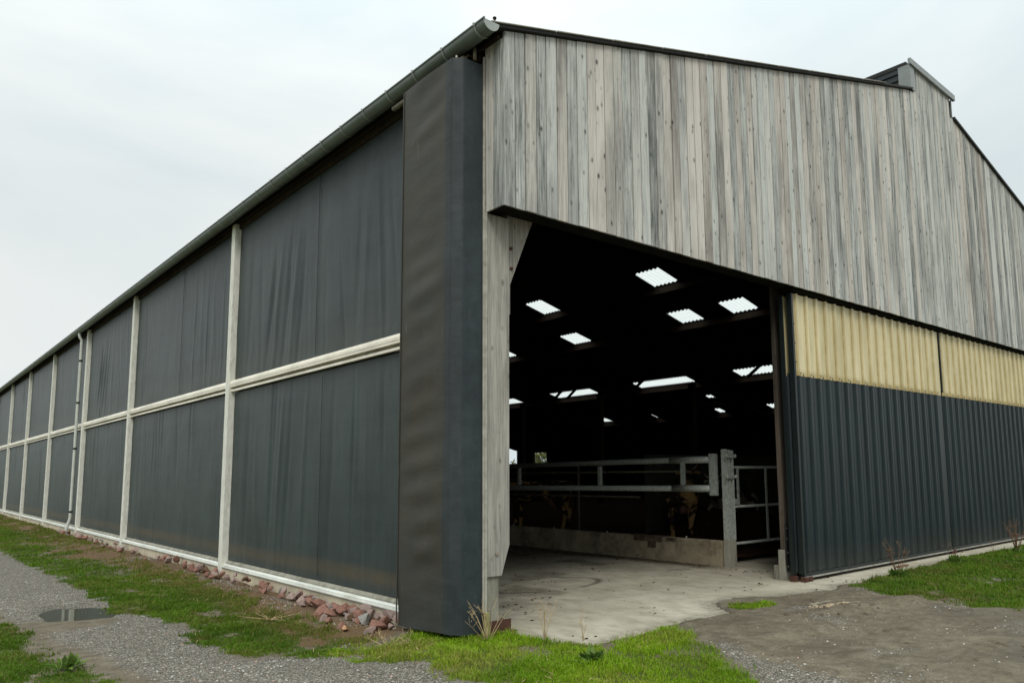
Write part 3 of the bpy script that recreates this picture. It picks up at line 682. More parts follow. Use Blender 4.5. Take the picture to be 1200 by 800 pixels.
yl, _ = ribbed(5.464, 10.6, -.05, 3.0, 4.22, off=.2); yl.build('translucent_panel', M['yellow'], rl)
m = MB(); m.box(5.43, 5.462, -.08, -.02, .12, 4.22); m.build('edge_trim', M['trim'], rl)
m = MB(); m.box(5.44, 5.52, -.09, -.0, .0, .08); m.build('door_guide', M['rust'], rl)
# brown timber post behind the doors
m = MB(); m.box(5.49, 5.80, .10, .17, .21, 4.4, (.3, .5, .7)); tp = m.build('doorway_post', M['post_brown'], barn, .006)
m = MB(); m.box(5.51, 5.545, .078, .097, .14, .82); m.box(5.585, 5.62, .078, .097, .14, .82); m.build('fixing_plate', M['steel'], tp)
m = MB()
for X in (5.527, 5.602):
    for z in (.2, .4, .6, .75): m.tube([(X, .078, z), (X, .065, z)], .011, 6)
m.build('plate_bolts', M['bolt'], tp)
m = MB(); m.box(5.49, 5.80, .098, .30, -.1, .208); m.box(5.465, 5.488, .09, .20, -.1, .44); m.build('post_footing', M['footing'], barn, .008)

# ------------------------------------------------------------------ pen, kerb wall, gates
kw = MB(); kw.box(6.22, 6.37, 1.72, 13.9, -.05, .42).build('kerb_wall', M['kerb'], None, .012)
kwo = bpy.data.objects['kerb_wall']
tag(kwo, 'low stained concrete kerb wall under the galvanised rails inside the barn doorway', 'low wall')
m = MB(); m.box(6.19, 6.40, 1.60, 1.718, -.05, .45); m.build('wall_end', M['footing'], kwo, .008)
m = MB(); m.box(6.205, 6.218, 3.1, 3.8, .33, .42); m.box(6.2, 6.39, 3.05, 3.9, .421, .428); m.box(6.207, 6.218, 2.75, 3.0, .36, .42); m.box(6.206, 6.217, 3.25, 3.45, .22, .329)
m.build('rusty_plate', M['rust_dark'], kwo)
m = MB()
for Y in (2.6, 4.6, 6.2, 7.6): m.tube([(6.3, Y, .42), (6.3, Y, .455)], .015, 8)
m.build('anchor_bolts', M['galv'], kwo)
gp = empty('gate_post', (6.30, 1.665, .45)); tag(gp, 'upright galvanised steel gate post standing on the end of the concrete kerb wall', 'post')
m = MB(); m.box(-.095, -.087, -.07, .05, 0, 1.52); m.box(.087, .095, -.07, .05, -.0, 1.50); m.box(-.086, .086, -.012, -.004, 0, 1.51); m.box(-.02, .02, -.055, -.013, 0, 1.5); m.build('steel_section', M['galv'], gp, .003)
m = MB()
for z in (.15, .3, .45, .75, .9): m.tube([(-.05, -.013, z), (-.05, -.022, z)], .014, 8)
m.build('section_bolts', M['rust'], gp)
for z in (1.05, 1.40):
    m = MB(); m.box(-.13, .12, -.085, -.072, z-.025, z+.025); m.tube([(-.14, -.1, z-.03), (-.14, -.1, z+.03)], .018, 8); m.tube([(.11, -.1, z-.03), (.11, -.1, z+.03)], .016, 8); m.build('clamp', M['galv'], gp)
ga = empty('rail_gate', (6.28, 2.0, 0)); tag(ga, 'long two rail galvanised tube gate hung beside the concrete kerb wall', 'gate')
m = MB(); m.tube([(0, .0, 1.80), (0, 1.0, 1.80), (0, 9.5, 1.735)], .052, 12); m.tube([(0, .0, 1.80), (0, .9, 1.80)], .060, 12); m.build('top_rail', M['galv'], ga)
m = MB(); m.tube([(0, .0, 1.30), (0, 9.5, 1.25)], .052, 12); m.tube([(0, .0, 1.30), (0, .85, 1.295)], .060, 12); m.build('bottom_rail', M['galv'], ga)
m = MB(); m.box(-.05, .05, -.12, -.0, 1.18, 1.90); m.build('gate_end', M['galv'], ga, .004)
for y in (.62, 2.75, 5.35, 9.2): m = MB(); m.box(-.03, .03, y-.035, y+.035, 1.34 if y > 1 else 1.36, 1.72 if y > 1 else 1.75); m.build('upright', M['galv'], ga)
m = MB(); m.box(-.04, .04, 5.9, 6.0, .45, 1.7); m.build('leg', M['galv_dull'], ga)
pf = empty('pen_fence', (7.5, 2.4, .05)); tag(pf, 'thin dull tube fence in the dark pen behind the gate rails', 'fence')
m = MB()
m.tube([(0, 1., 1.55), (0, 9.8, 1.55)], .022, 8); m.tube([(0, 2.4, 1.02), (0, 9.8, 1.02)], .022, 8); m.build('rail', M['galv_dull'], pf)
for y in (4.3, 7.6, 9.4): m = MB(); m.tube([(0, y, 0), (0, y, 1.7)], .026, 8); m.build('fence_post', M['galv_dull'], pf)
cf_ = empty('cross_gate', (6.45, 1.72, 0)); tag(cf_, 'three rail steel gate closing the gap between the gate post and brown timber post', 'gate')
for z in (1.66, .985, .36): m = MB(); m.tube([(0, 0, z), (3.6, 0, z)], .024, 8); m.build('rail', M['galv'], cf_)
for x, a, b in ((.0, .3, 1.7), (.22, .99, 1.66), (1.08, .36, 1.66), (2.3, .36, 1.66), (3.6, .3, 1.7)): m = MB(); m.box(x-.022, x+.022, -.012, .012, a, b); m.build('upright', M['galv'], cf_)
m = MB(); m.box(.08, .18, -.03, .02, 1.02, 1.12); m.build('latch', M['galv'], cf_)
# partition wall inside
iw = MB(); iw.box(8.7, 14.5, 5.6, 5.75, .0, 2.0).build('partition_wall', M['wall_grey']); tag(bpy.data.objects['partition_wall'], 'grey concrete partition wall in the dark behind the cross gate', 'wall')
# bedding
bxs = axis([(6.45, 13, .08), (13, 30.8, .8)]); bys = axis([(1.95, 11, .08), (11, 61, 1.2)]); BX, BY = np.meshgrid(bxs, bys, indexing='ij'); x, y = BX.ravel(), BY.ravel()
bz = .03+.10*(fbm(x, y, 3, 5)+.5)*sstep(6.45, 7, x)+.75*np.exp(-(((x-10.3)/1.9)**2+((y-4.6)/1.0)**2))*(1+.4*fbm(x, y, 4, 4))
bd = np_mesh('straw_bedding', np.stack([x, y, bz], 1), grid_faces(len(bxs), len(bys)), M['bedding'], smooth=False)
tag(bd, 'brown trampled straw and manure bedding heaped in the pen', 'bedding', kind='stuff')

# ------------------------------------------------------------------ cows
def skin_mesh(nodes, edges, lv=2):
    me = bpy.data.meshes.new('tmp'); me.from_pydata([n[:3] for n in nodes], edges, [])
    o = bpy.data.objects.new('tmp', me); COL.objects.link(o)
    o.modifiers.new('s', 'SKIN'); sv = me.skin_vertices[0].data
    for i, n in enumerate(nodes): sv[i].radius = (n[3], n[4] if len(n) > 4 else n[3])
    sv[0].use_root = True
    ss = o.modifiers.new('ss', 'SUBSURF'); ss.levels = ss.render_levels = lv
    dg = bpy.context.evaluated_depsgraph_get(); out = bpy.data.meshes.new_from_object(o.evaluated_get(dg))
    bpy.data.objects.remove(o); out.polygons.foreach_set('use_smooth', [True]*len(out.polygons)); return out
def cow(name, mat, loc, rz, lying=False, head_down=False):
    root = empty(name, loc, rz)      # faces +x
    dz = -.72 if lying else 0
    N_ = [(0, 0, 1.02+dz, .34, .30), (-.45, 0, 1.06+dz, .31, .30), (-.72, 0, 1.14+dz, .22, .24), (.4, 0, 1.0+dz, .30, .33), (.72, 0, 1.06+dz, .22, .26), (.95, 0, 1.22+dz, .14, .18)]
    E_ = [(0, 1), (1, 2), (0, 3), (3, 4), (4, 5)]
    hz = 1.0 if head_down else 1.42
    N_ += [(1.2, 0, hz+dz, .12, .14), (1.38, 0, hz-.03+dz, .12, .12), (1.6, 0, hz-.15+dz, .075, .08), (1.7, 0, hz-.2+dz, .065, .07)]; E_ += [(5, 6), (6, 7), (7, 8), (8, 9)]
    for s in (-1, 1):
        b = len(N_)
        N_ += [(1.34, s*.12, hz+.06+dz, .035), (1.30, s*.24, hz+.05+dz, .045), (1.28, s*.31, hz+.02+dz, .02)]; E_ += [(7, b), (b, b+1), (b+1, b+2)]
        b = len(N_)
        if not lying:
            N_ += [(.60, s*.17, .85, .13), (.60, s*.18, .62, .075), (.60, s*.18, .42, .06), (.60, s*.18, .20, .042), (.62, s*.18, .07, .055), (.65, s*.18, .02, .06)]
            E_ += [(4, b)]+[(b+i, b+i+1) for i in range(5)]
            b = len(N_)
            N_ += [(-.66, s*.19, .92, .19), (-.60, s*.22, .72, .12), (-.78, s*.20, .50, .062), (-.74, s*.19, .28, .045), (-.70, s*.19, .10, .055), (-.66, s*.19, .02, .06)]
            E_ += [(2, b)]+[(b+i, b+i+1) for i in range(5)]
        else:
            N_ += [(.62, s*.24, .16, .12), (.85, s*.27, .10, .07), (.62, s*.34, .06, .045)]; E_ += [(4, b), (b, b+1), (b+1, b+2)]
            b = len(N_)
            N_ += [(-.6, s*.30, .22, .2), (-.2, s*.42, .16, .10), (-.55, s*.50, .07, .05)]; E_ += [(2, b), (b, b+1), (b+1, b+2)]
    b = len(N_)
    N_ += [(-.93, 0, 1.25+dz, .045), (-1.0, 0, 1.0+dz, .03), (-1.0, 0.02, .7+max(dz, -.45), .025), (-.99, .02, .5+max(dz, -.42), .045)]; E_ += [(2, b), (b, b+1), (b+1, b+2), (b+2, b+3)]
    o = link_mesh('body', skin_mesh(N_, E_), mat, root)
    for s in (-1, 1):
        m = MB(); m.tube([(1.32, s*.07, hz+.12+dz), (1.33, s*.16, hz+.17+dz), (1.38, s*.2, hz+.25+dz)], [.025, .02, .006], 8); m.build('horn', M['bolt'], root)
        m = MB(); m.tube([(1.47, s*.095, hz-.03+dz), (1.48, s*.108, hz-.03+dz)], .02, 8); m.build('eye', M['seam'], root)
    if not lying:
        m = MB(); m.tube([(-.42, 0, .80), (-.42, 0, .66), (-.42, 0, .60)], [.17, .15, .06], 12); m.build('udder', M['cow_udder'], root)
        for x, y in ((.65, .18), (.65, -.18), (-.66, .19), (-.66, -.19)):
            m = MB(); m.tube([(x, y, -.04), (x-.01, y, .05)], [.07, .058], 10); m.build('hoof', M['hoof'], root)
    return root
M['cow_udder'] = plain('udder_skin', (.25, .13, .09), .7)
tag(cow('standing_cow', M['cow_a'], (8.65, 4.55, .10), R(34)), 'black cow with tan hind legs seen from behind under the gate rails', 'cow')
tag(cow('standing_cow', M['cow_b'], (8.5, 9.3, .10), R(120), head_down=True), 'tan and black cow standing deep in the pen near the timber corner post', 'cow')
tag(cow('lying_cow', M['cow_c'], (10.35, 4.55, .62), R(200), lying=True), 'black and pale cow lying on the bedding behind the cross gate', 'cow')

# ------------------------------------------------------------------ grass (blades)
CAMXY = (-4.53, -6.27)
def scatter(poly_bbox, n, keep, seed):
    r = np.random.default_rng(seed); x0, x1, y0, y1 = poly_bbox
    x = r.uniform(x0, x1, n); y = r.uniform(y0, y1, n); k = keep(x, y) > r.random(n); return x[k], y[k], r
def blades(name, label, bbox, n, keep, hmin, hmax, seed, mat='grass', w=.0035):
    x, y, r = scatter(bbox, n, keep, seed); N = len(x)
    z = height(x, y); tuft = fbm(x, y, 5., 3)+.5; t2 = fbm(x+7, y, 1.6, 3)+.5
    h = (hmin+(hmax-hmin)*r.random(N)**1.6)*(.2+1.6*tuft**1.3); dist = np.hypot(x-CAMXY[0], y-CAMXY[1]); ww = w*(.7+.6*r.random(N))*np.clip(dist/7, 1, 4)
    a = r.uniform(0, 2*np.pi, N); lean = h*r.uniform(.2, 1.0, N); la = r.uniform(0, 2*np.pi, N)
    bx_, by_ = np.cos(a)*ww, np.sin(a)*ww; lx, ly = np.cos(la)*lean, np.sin(la)*lean
    V = np.empty((N, 5, 3)); 
    V[:, 0] = np.stack([x-bx_, y-by_, z-.005], 1); V[:, 1] = np.stack([x+bx_, y+by_, z-.005], 1)
    V[:, 2] = np.stack([x+bx_*.7+lx*.35, y+by_*.7+ly*.35, z+h*.6], 1); V[:, 3] = np.stack([x-bx_*.7+lx*.35, y-by_*.7+ly*.35, z+h*.6], 1)
    V[:, 4] = np.stack([x+lx, y+ly, z+h*(1-.25*lean/h)], 1)
    b = np.arange(N)[:, None]*5
    F = np.concatenate([b+[0, 1, 2], b+[0, 2, 3], b+[3, 2, 4]])
    tr = np.clip(.15+.75*t2*(.5+.8*r.random(N)), 0, .95); dry = np.clip((r.random(N) > .93)*1.+.8*sstep(.05, .25, fbm(x+70, y+13, .9, 5))*r.random(N)+1.6*np.clip(zones(x, y)[2], 0, 1)*r.random(N)+.9*sstep(.1, .25, fbm(x+50, y+3, 2.2, 4))*r.random(N), 0, 1)
    T = np.repeat(np.stack([tr, dry, 0*tr, 0*tr+1], 1), 5, 0)
    o = np_mesh(name, V.reshape(-1, 3), F, M[mat], attr={'tint': T}); tag(o, label, 'grass', kind='stuff'); return o
gm = lambda x, y: zones(x, y)[0]**1.3*(.35+.65*sstep(-.12, .08, fbm(x, y, 6, 3)))
def ing(P, d=.3): return lambda x, y: (sdist(x, y, P) < d)*gm(x, y)
blades('grass', 'bright green tufted grass in front of the barn corner and doorway', (-1.3, 1.8, -3.2, 1.1), 190000, ing(ZC), .018, .075, 1)
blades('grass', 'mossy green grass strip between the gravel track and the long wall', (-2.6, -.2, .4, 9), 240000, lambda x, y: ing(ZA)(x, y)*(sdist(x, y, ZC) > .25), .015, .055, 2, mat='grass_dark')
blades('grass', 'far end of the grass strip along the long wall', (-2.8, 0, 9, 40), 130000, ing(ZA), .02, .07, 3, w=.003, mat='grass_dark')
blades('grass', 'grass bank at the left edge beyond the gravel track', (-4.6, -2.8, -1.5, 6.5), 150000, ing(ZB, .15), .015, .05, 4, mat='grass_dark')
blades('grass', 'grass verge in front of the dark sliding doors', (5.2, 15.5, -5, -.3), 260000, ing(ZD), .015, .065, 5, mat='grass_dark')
blades('grass', 'sparse grass tuft on the dirt before the concrete apron', (2.8, 3.9, -1.15, -.5), 9000, gm, .015, .05, 6)

blades('grass', 'taller loose tufts standing out of the bright grass before the barn corner', (-1.3, 1.6, -3.0, .9), 26000, lambda x, y: ing(ZC)(x, y)*sstep(.08, .2, fbm(x+21, y+4, 3.2, 3)), .06, .13, 41, w=.003)
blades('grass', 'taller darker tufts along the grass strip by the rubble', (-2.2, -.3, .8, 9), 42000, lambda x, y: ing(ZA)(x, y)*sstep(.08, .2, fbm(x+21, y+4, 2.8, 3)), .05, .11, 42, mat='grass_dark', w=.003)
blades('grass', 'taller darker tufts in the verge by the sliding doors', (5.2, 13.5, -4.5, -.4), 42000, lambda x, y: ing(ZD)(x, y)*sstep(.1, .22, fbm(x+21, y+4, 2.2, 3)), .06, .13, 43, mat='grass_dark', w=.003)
def straw_litter():
    x, y, r = scatter((-2.3, 1.6, -2.6, 8), 5200, lambda x, y: np.clip(zones(x, y)[0]+zones(x, y)[2], 0, 1)*sstep(-.02, .16, fbm(x+31, y+2, 1.8, 4)), 44); N = len(x)
    a = r.uniform(0, 6.28, N); l = r.uniform(.02, .10, N); z = height(x, y)+.012+.02*r.random(N); dx, dy = np.cos(a)*l, np.sin(a)*l; wx, wy = -np.sin(a)*.0022, np.cos(a)*.0022; dz = r.uniform(-.01, .03, N)
    V = np.stack([np.stack([x-wx, y-wy, z], 1), np.stack([x+wx, y+wy, z], 1), np.stack([x+dx+wx, y+dy+wy, z+dz], 1), np.stack([x+dx-wx, y+dy-wy, z+dz], 1)], 1).reshape(-1, 3)
    tag(np_mesh('straw_litter', V, np.arange(4*N).reshape(-1, 4), M['straw']), 'dead straw stems lying over the grass and bare soil', 'straw', kind='stuff')
straw_litter()

# ------------------------------------------------------------------ gravel stones
def pebbles(name, label, bbox, n, keep, s0, s1, seed):
    x, y, r = scatter(bbox, n, keep, seed); N = len(x)
    z = height(x, y); s = s0+(s1-s0)*r.random(N)**3
    base = np.array([(1, 0, 0), (-1, 0, 0), (0, 1, 0), (0, -1, 0), (0, 0, 1), (0, 0, -1)], float)
    V = base[None]*(s[:, None, None]*np.stack([1+.4*r.random(N), .7+.4*r.random(N), .4+.3*r.random(N)], 1)[:, None, :])
    V = V*(1+.35*(r.random((N, 6, 1))-.5)); a = r.uniform(0, 6.28, N); c, s_ = np.cos(a)[:, None], np.sin(a)[:, None]; t = r.uniform(-.5, .5, N)[:, None]
    X = V[..., 0]*c-V[..., 1]*s_; Y = V[..., 0]*s_+V[..., 1]*c; Z = V[..., 2]+t*X*.6
    V = np.stack([X+x[:, None], Y+y[:, None], Z+z[:, None]+s[:, None]*.15], -1)
    f = np.array([(0, 2, 4), (2, 1, 4), (1, 3, 4), (3, 0, 4), (2, 0, 5), (1, 2, 5), (3, 1, 5), (0, 3, 5)]); F = (np.arange(N)[:, None, None]*6+f[None]).reshape(-1, 3)
    T = np.repeat(np.stack([r.random(N), 0*x, 0*x, 0*x+1], 1), 6, 0)
    tag(np_mesh(name, V.reshape(-1, 3), F, M['pebble'], attr={'tint': T}), label, 'gravel', kind='stuff')
gk = lambda x, y: (.3+.7*sstep(-.14, .06, fbm(x+60, y*.7, .8, 4)))*np.clip(zones(x, y)[1]*1.0-.15, 0, 1)*(1-zones(x, y)[0])*(.25+.9*sstep(-.12, .12, fbm(x, y, 2.4)))*(sdist(x, y, PUD1) > .02)
pebbles('gravel', 'grey gravel of the track along the barn', (-4.3, 1.8, -4.5, 3.), 85000, gk, .003, .013, 11)
pebbles('gravel', 'grey gravel farther along the track', (-3.6, -1.6, 3., 12), 35000, gk, .004, .012, 12)
pebbles('gravel', 'scattered stones on the brown yard dirt', (1.2, 9, -4.6, -.7), 42000, lambda x, y: (1-zones(x, y)[0])*(.06+np.clip(zones(x, y)[1]*1.1-.05, 0, 1)*.8)*(.2+.8*sstep(-.06, .1, fbm(x, y*1.4, 2.6, 4)))*(sdist(x, y, SLAB) > .05)*(sdist(x, y, PUD2) > 0.1), .003, .014, 13)
pebbles('gravel', 'small grey stones at the foot of the rubble by the wall', (-1.1, -.05, .9, 12), 16000, lambda x, y: sstep(.02, .14, fbm(x+4, y*.7, 2, 4))*.8, .004, .014, 14)
# crumbs of dirt and straw on the concrete
def crumbs():
    x, y, r = scatter((.6, 6.2, -.8, 8), 6000, lambda x, y: .05+.9*sstep(.1, .2, fbm(x, y, 1.6, 4))+.8*sstep(5.6, 6.1, x)+.5*sstep(4, 6, y), 21); N = len(x)
    base = np.array([(1, 0, 0), (-1, 0, 0), (0, 1, 0), (0, -1, 0), (0, 0, 1)], float); s = .004+.02*r.random(N)**4
    V = base[None]*s[:, None, None]*np.stack([1+r.random(N), 1+0*x, .5+0*x], 1)[:, None, :]*(.6+.8*r.random((N, 5, 1)))
    V = V+np.stack([x, y, 0*x+.002], 1)[:, None, :]
    f = np.array([(0, 2, 4), (2, 1, 4), (1, 3, 4), (3, 0, 4)]); F = (np.arange(N)[:, None, None]*5+f[None]).reshape(-1, 3)
    tag(np_mesh('dirt_crumbs', V.reshape(-1, 3), F, M['bedding']), 'dark crumbs of dirt and manure strewn on the concrete floor', 'dirt', kind='stuff')
crumbs()
def clods():
    x, y, r = scatter((1.5, 9, -4.6, -.9), 4200, lambda x, y: (1-zones(x, y)[0])*sstep(.05, .16, fbm(x*.8+8, y*2.2, 1.6, 4))*sstep(2.5, 4, x)*(sdist(x, y, SLAB) > .08), 31); N = len(x)
    base = np.array([(1, 0, 0), (-1, 0, 0), (0, 1, 0), (0, -1, 0), (0, 0, 1)], float); s = .008+.03*r.random(N)**3
    V = base[None]*s[:, None, None]*np.stack([1+.8*r.random(N), 1+0*x, .55+0*x], 1)[:, None, :]*(.6+.8*r.random((N, 5, 1)))
    V = V+np.stack([x, y, height(x, y)], 1)[:, None, :]
    f = np.array([(0, 2, 4), (2, 1, 4), (1, 3, 4), (3, 0, 4)]); F = (np.arange(N)[:, None, None]*5+f[None]).reshape(-1, 3)
    tag(np_mesh('mud_clods', V.reshape(-1, 3), F, M['clod']), 'lumpy brown mud clods churned up in the yard dirt', 'mud', kind='stuff')
clods()
def chips():
    x, y, r = scatter((3.2, 4.9, -2.1, -.9), 4200, lambda x, y: sstep(.55, .1, np.hypot((x-3.95)/1.0, (y+1.42+.12*(x-3.9))/.26)+.6*fbm(x, y, 5, 3)), 33); N = len(x)
    base = np.array([(1, 0, 0), (-1, 0, 0), (0, 1, 0), (0, -1, 0), (0, 0, 1)], float); s = .004+.012*r.random(N)**2
    V = base[None]*s[:, None, None]*np.stack([1+2.*r.random(N), .6+0*x, .4+0*x], 1)[:, None, :]*(.6+.8*r.random((N, 5, 1)))
    a = r.uniform(0, 6.28, N)[:, None]; V = np.stack([V[..., 0]*np.cos(a)-V[..., 1]*np.sin(a), V[..., 0]*np.sin(a)+V[..., 1]*np.cos(a), V[..., 2]], -1)
    V = V+np.stack([x, y, height(x, y)+.003], 1)[:, None, :]
    f = np.array([(0, 2, 4), (2, 1, 4), (1, 3, 4), (3, 0, 4)]); F = (np.arange(N)[:, None, None]*5+f[None]).reshape(-1, 3)
    tag(np_mesh('pale_chips', V.reshape(-1, 3), F, M['chips']), 'pale beige chips scattered on the brown yard dirt', 'chips', kind='stuff')
chips()

# ------------------------------------------------------------------ rubble stones along the wall foot
def rock_mesh(seed):
    r = random.Random(seed); bm = bmesh.new(); bmesh.ops.create_icosphere(bm, subdivisions=3, radius=1)
    planes = [(Vector((r.gauss(0, 1), r.gauss(0, 1), r.gauss(0, 1))).normalized(), r.uniform(.35, .75)) for _ in range(14)]
    for v in bm.verts:
        p = v.co.copy()
        for n, d in planes:
            e = p.dot(n)-d
            if e > 0: p -= n*e*.95
        v.co = Vector((p.x*1.25, p.y*.85, p.z*.75))*(1+.05*r.random())
    me = bpy.data.meshes.new('rubble_stone'); bm.to_mesh(me); bm.free(); return me
protos = []
for si, (cn, mt) in enumerate(STONES):
    for k in range(3):
        me = rock_mesh(100+si*10+k); me.materials.append(mt); protos.append((si, me))
where = ['lying', 'wedged', 'resting']
pr_ = random.Random(5)
spots = []
for k in range(110):   # near heap in front of the first bay
    y = pr_.triangular(1.0, 3.9, 1.9); x = -.09-abs(pr_.gauss(0, .17))-.06; spots.append((x, y, pr_.triangular(.025, .14, .05)))
for k in range(70): y = pr_.uniform(3.8, 9.3); x = -.09-abs(pr_.gauss(0, .11)); spots.append((x, y, pr_.uniform(.04, .11)))
for k in range(40): y = pr_.uniform(9.5, 22); x = -.10-abs(pr_.gauss(0, .16)); spots.append((x, y, pr_.uniform(.05, .12)))
placed = []
cols = {0: 'reddish', 1: 'pinkish grey', 2: 'dark brown', 3: 'pale grey'}
for (x, y, s) in spots:
    if any((x-a)**2+(y-b)**2 < (.50*(s+c))**2 for a, b, c in placed): continue
    placed.append((x, y, s)); si, me = pr_.choice(protos if pr_.random() < .45 else protos[:6])
    o = bpy.data.objects.new('rubble_stone', me); COL.objects.link(o); x = min(x, -.035-s*1.05)
    pile = .09*math.exp(-((x+.2)/.15)**2)*pr_.random()
    o.location = (x, y, float(height(np.array([x]), np.array([y]))[0])+s*.32+pile); o.scale = (s, s*pr_.uniform(.8, 1.2), s*pr_.uniform(.8, 1.1)); o.rotation_euler = (pr_.uniform(-.9, .9), pr_.uniform(-.9, .9), pr_.uniform(0, 6.28))
    zone = 'near heap beside the curtain cover' if y < 3.8 else 'row before the first side post' if y < 9.4 else 'far row along the wall'
    tag(o, f'{cols[si]} broken stone in the {zone}', 'stone', f'{cols[si]} rubble stones, {zone}')
o = bpy.data.objects.new('rubble_stone', protos[0][1].copy()); COL.objects.link(o); o.data.materials.clear(); o.data.materials.append(stone_mat('orange_stone', (.45, .24, .12), (.52, .33, .2), (.3, .15, .08)))
o.location = (-.62, 1.72, -.055); o.scale = (.12, .05, .05); o.rotation_euler = (.1, .2, 1.1); tag(o, 'pale orange elongated stone in front of the red rubble heap', 'stone')

# ------------------------------------------------------------------ weeds and small things
def stalk_plant(name, label, cat, loc, stems, mat, leafmat=None, leaves=0, seeds=0, seed=1, hh=.4, spread=.25, thick=.0035):
    r = random.Random(seed); root = empty(name, loc); m = MB(); tips = []
    for k in range(stems):
        a = r.uniform(0, 6.28); h = hh*r.uniform(.55, 1.1); sp = spread*r.uniform(.2, 1); b = r.uniform(-.02, .02)
        pts = [(b, b, 0), (math.cos(a)*sp*.3, math.sin(a)*sp*.3, h*.4), (math.cos(a)*sp*.7+r.uniform(-.02, .02), math.sin(a)*sp*.7, h*.8), (math.cos(a)*sp, math.sin(a)*sp, h)]
        m.tube(pts, [thick, thick*.9, thick*.6, thick*.3], 5); tips.append((pts, a))
        for j in range(r.randint(1, 3)):
            t = r.uniform(.4, .9); p = Vector(pts[1]).lerp(Vector(pts[3]), t); q = p+Vector((r.uniform(-.06, .06), r.uniform(-.06, .06), r.uniform(.03, .09)))
            m.tube([p, q], [thick*.6, thick*.3], 4); tips.append(([pts[0], p, q, q], a))
    m.build('stalk', mat, root)
    if seeds:
        s_ = MB()
        for pts, a in tips:
            for j in range(seeds):
                t = r.uniform(.45, 1.02); p = Vector(pts[1]).lerp(Vector(pts[3]), t)+Vector((r.gauss(0, .012), r.gauss(0, .012), r.gauss(0, .012))); q = .003*r.uniform(.6, 1.8)
                s_.add([p+Vector(d)*q for d in ((1, 0, 0), (-1, 0, 0), (0, 1, 0), (0, -1, 0), (0, 0, 1.2), (0, 0, -1.2))], [(0, 2, 4), (2, 1, 4), (1, 3, 4), (3, 0, 4), (2, 0, 5), (1, 2, 5), (3, 1, 5), (0, 3, 5)])
        tag(s_.build('seed_head', mat, root), kind='stuff')
    if leaves:
        l = MB()
        for k in range(leaves):
            a = r.uniform(0, 6.28); ln = r.uniform(.06, .2); w = ln*r.uniform(.07, .22); el = r.uniform(.3, 1.3); d = Vector((math.cos(a)*math.cos(el), math.sin(a)*math.cos(el), math.sin(el))); u = Vector((-math.sin(a), math.cos(a), 0))
            b = Vector((r.gauss(0, .04), r.gauss(0, .04), .005)); p1 = b+d*ln*.5; p2 = b+d*ln+Vector((0, 0, -ln*.2)); tn = (r.random()*.8, r.random()*.3, 0)
            l.add([b, p1-u*w, p2, p1+u*w], [(0, 1, 2), (0, 2, 3)], tn)
        l.build('leaf', leafmat, root)
    return tag(root, label, cat)
stalk_plant('dry_weed', 'tangle of dry straw coloured stalks at the foot of the timber corner post', 'weed', (-.12, -.22, -.03), 13, M['straw'], seeds=2, seed=3, hh=.44, spread=.36, thick=.003)
stalk_plant('dry_weed', 'thin pale dry weed standing just right of the rusty steel angle', 'weed', (.42, -.42, -.02), 9, M['straw'], seeds=3, seed=5, hh=.36, spread=.17, thick=.0028)
stalk_plant('dry_weed', 'single thin dry stalk against the pale concrete right of the dry weeds', 'weed', (.62, -.75, -.02), 3, M['straw'], seeds=5, seed=8, hh=.30, spread=.05, thick=.003)
stalk_plant('seeding_weed', 'brown seeding weed with a green tuft at its foot before the dark door', 'weed', (6.95, -.88, -.01), 8, M['brown_stalk'], M['leaf'], 220, 14, seed=11, hh=.62, spread=.30, thick=.005)
stalk_plant('leafy_weed', 'small green leafy weed on the edge of the concrete before the door joint', 'weed', (9.3, -.78, 0), 4, M['brown_stalk'], M['leaf'], 150, 0, seed=14, hh=.35, spread=.25, thick=.004)
stalk_plant('dry_weed', 'thin upright reddish stalk at the grass edge right of the leafy weed', 'weed', (11.0, -.80, 0), 2, M['brown_stalk'], None, 0, 8, seed=15, hh=.42, spread=.06)
stalk_plant('curly_weed', 'dark brown curled weed at the right edge of the picture', 'weed', (11.6, -1.0, 0), 12, M['brown_stalk'], M['leaf'], 50, 14, seed=17, hh=.62, spread=.35, thick=.006)
stalk_plant('thistle_rosette', 'low blue green thistle leaves in the middle of the bright grass', 'weed', (.05, -1.45, .0), 1, M['straw'], M['leaf'], 60, 0, seed=20, hh=.06, spread=.05)
stalk_plant('leafy_weed', 'green leafy clump at the bottom left grass edge', 'weed', (-3.15, 2.0, -.09), 1, M['straw'], M['leaf'], 60, 0, seed=23, hh=.06, spread=.05)
stalk_plant('dry_weed', 'flattened straw stalks lying on the grass before the curtain cover', 'weed', (-.75, .55, -.06), 14, M['straw'], seeds=1, seed=26, hh=.10, spread=.42, thick=.004)
stalk_plant('dry_weed', 'flattened straw on the grass strip before the first side post', 'weed', (-.95, 3.0, -.09), 10, M['straw'], seeds=0, seed=28, hh=.07, spread=.5, thick=.004)
m = MB(); m.prism_z([(-.045, -.085), (.0, -.09), (.005, -.045), (-.04, -.04)], -.1, .26); tag(m.build('wood_stake', M['stake'], None, .004), 'short mossy wooden stake leaning at the curtain cover corner', 'stake')
m = MB(); m.box(8.0, 8.35, -.42, -.36, .006, .03); tag(m.build('wood_offcut', M['brown_stalk']), 'small brown stick lying on the concrete before the dark sliding door', 'stick')
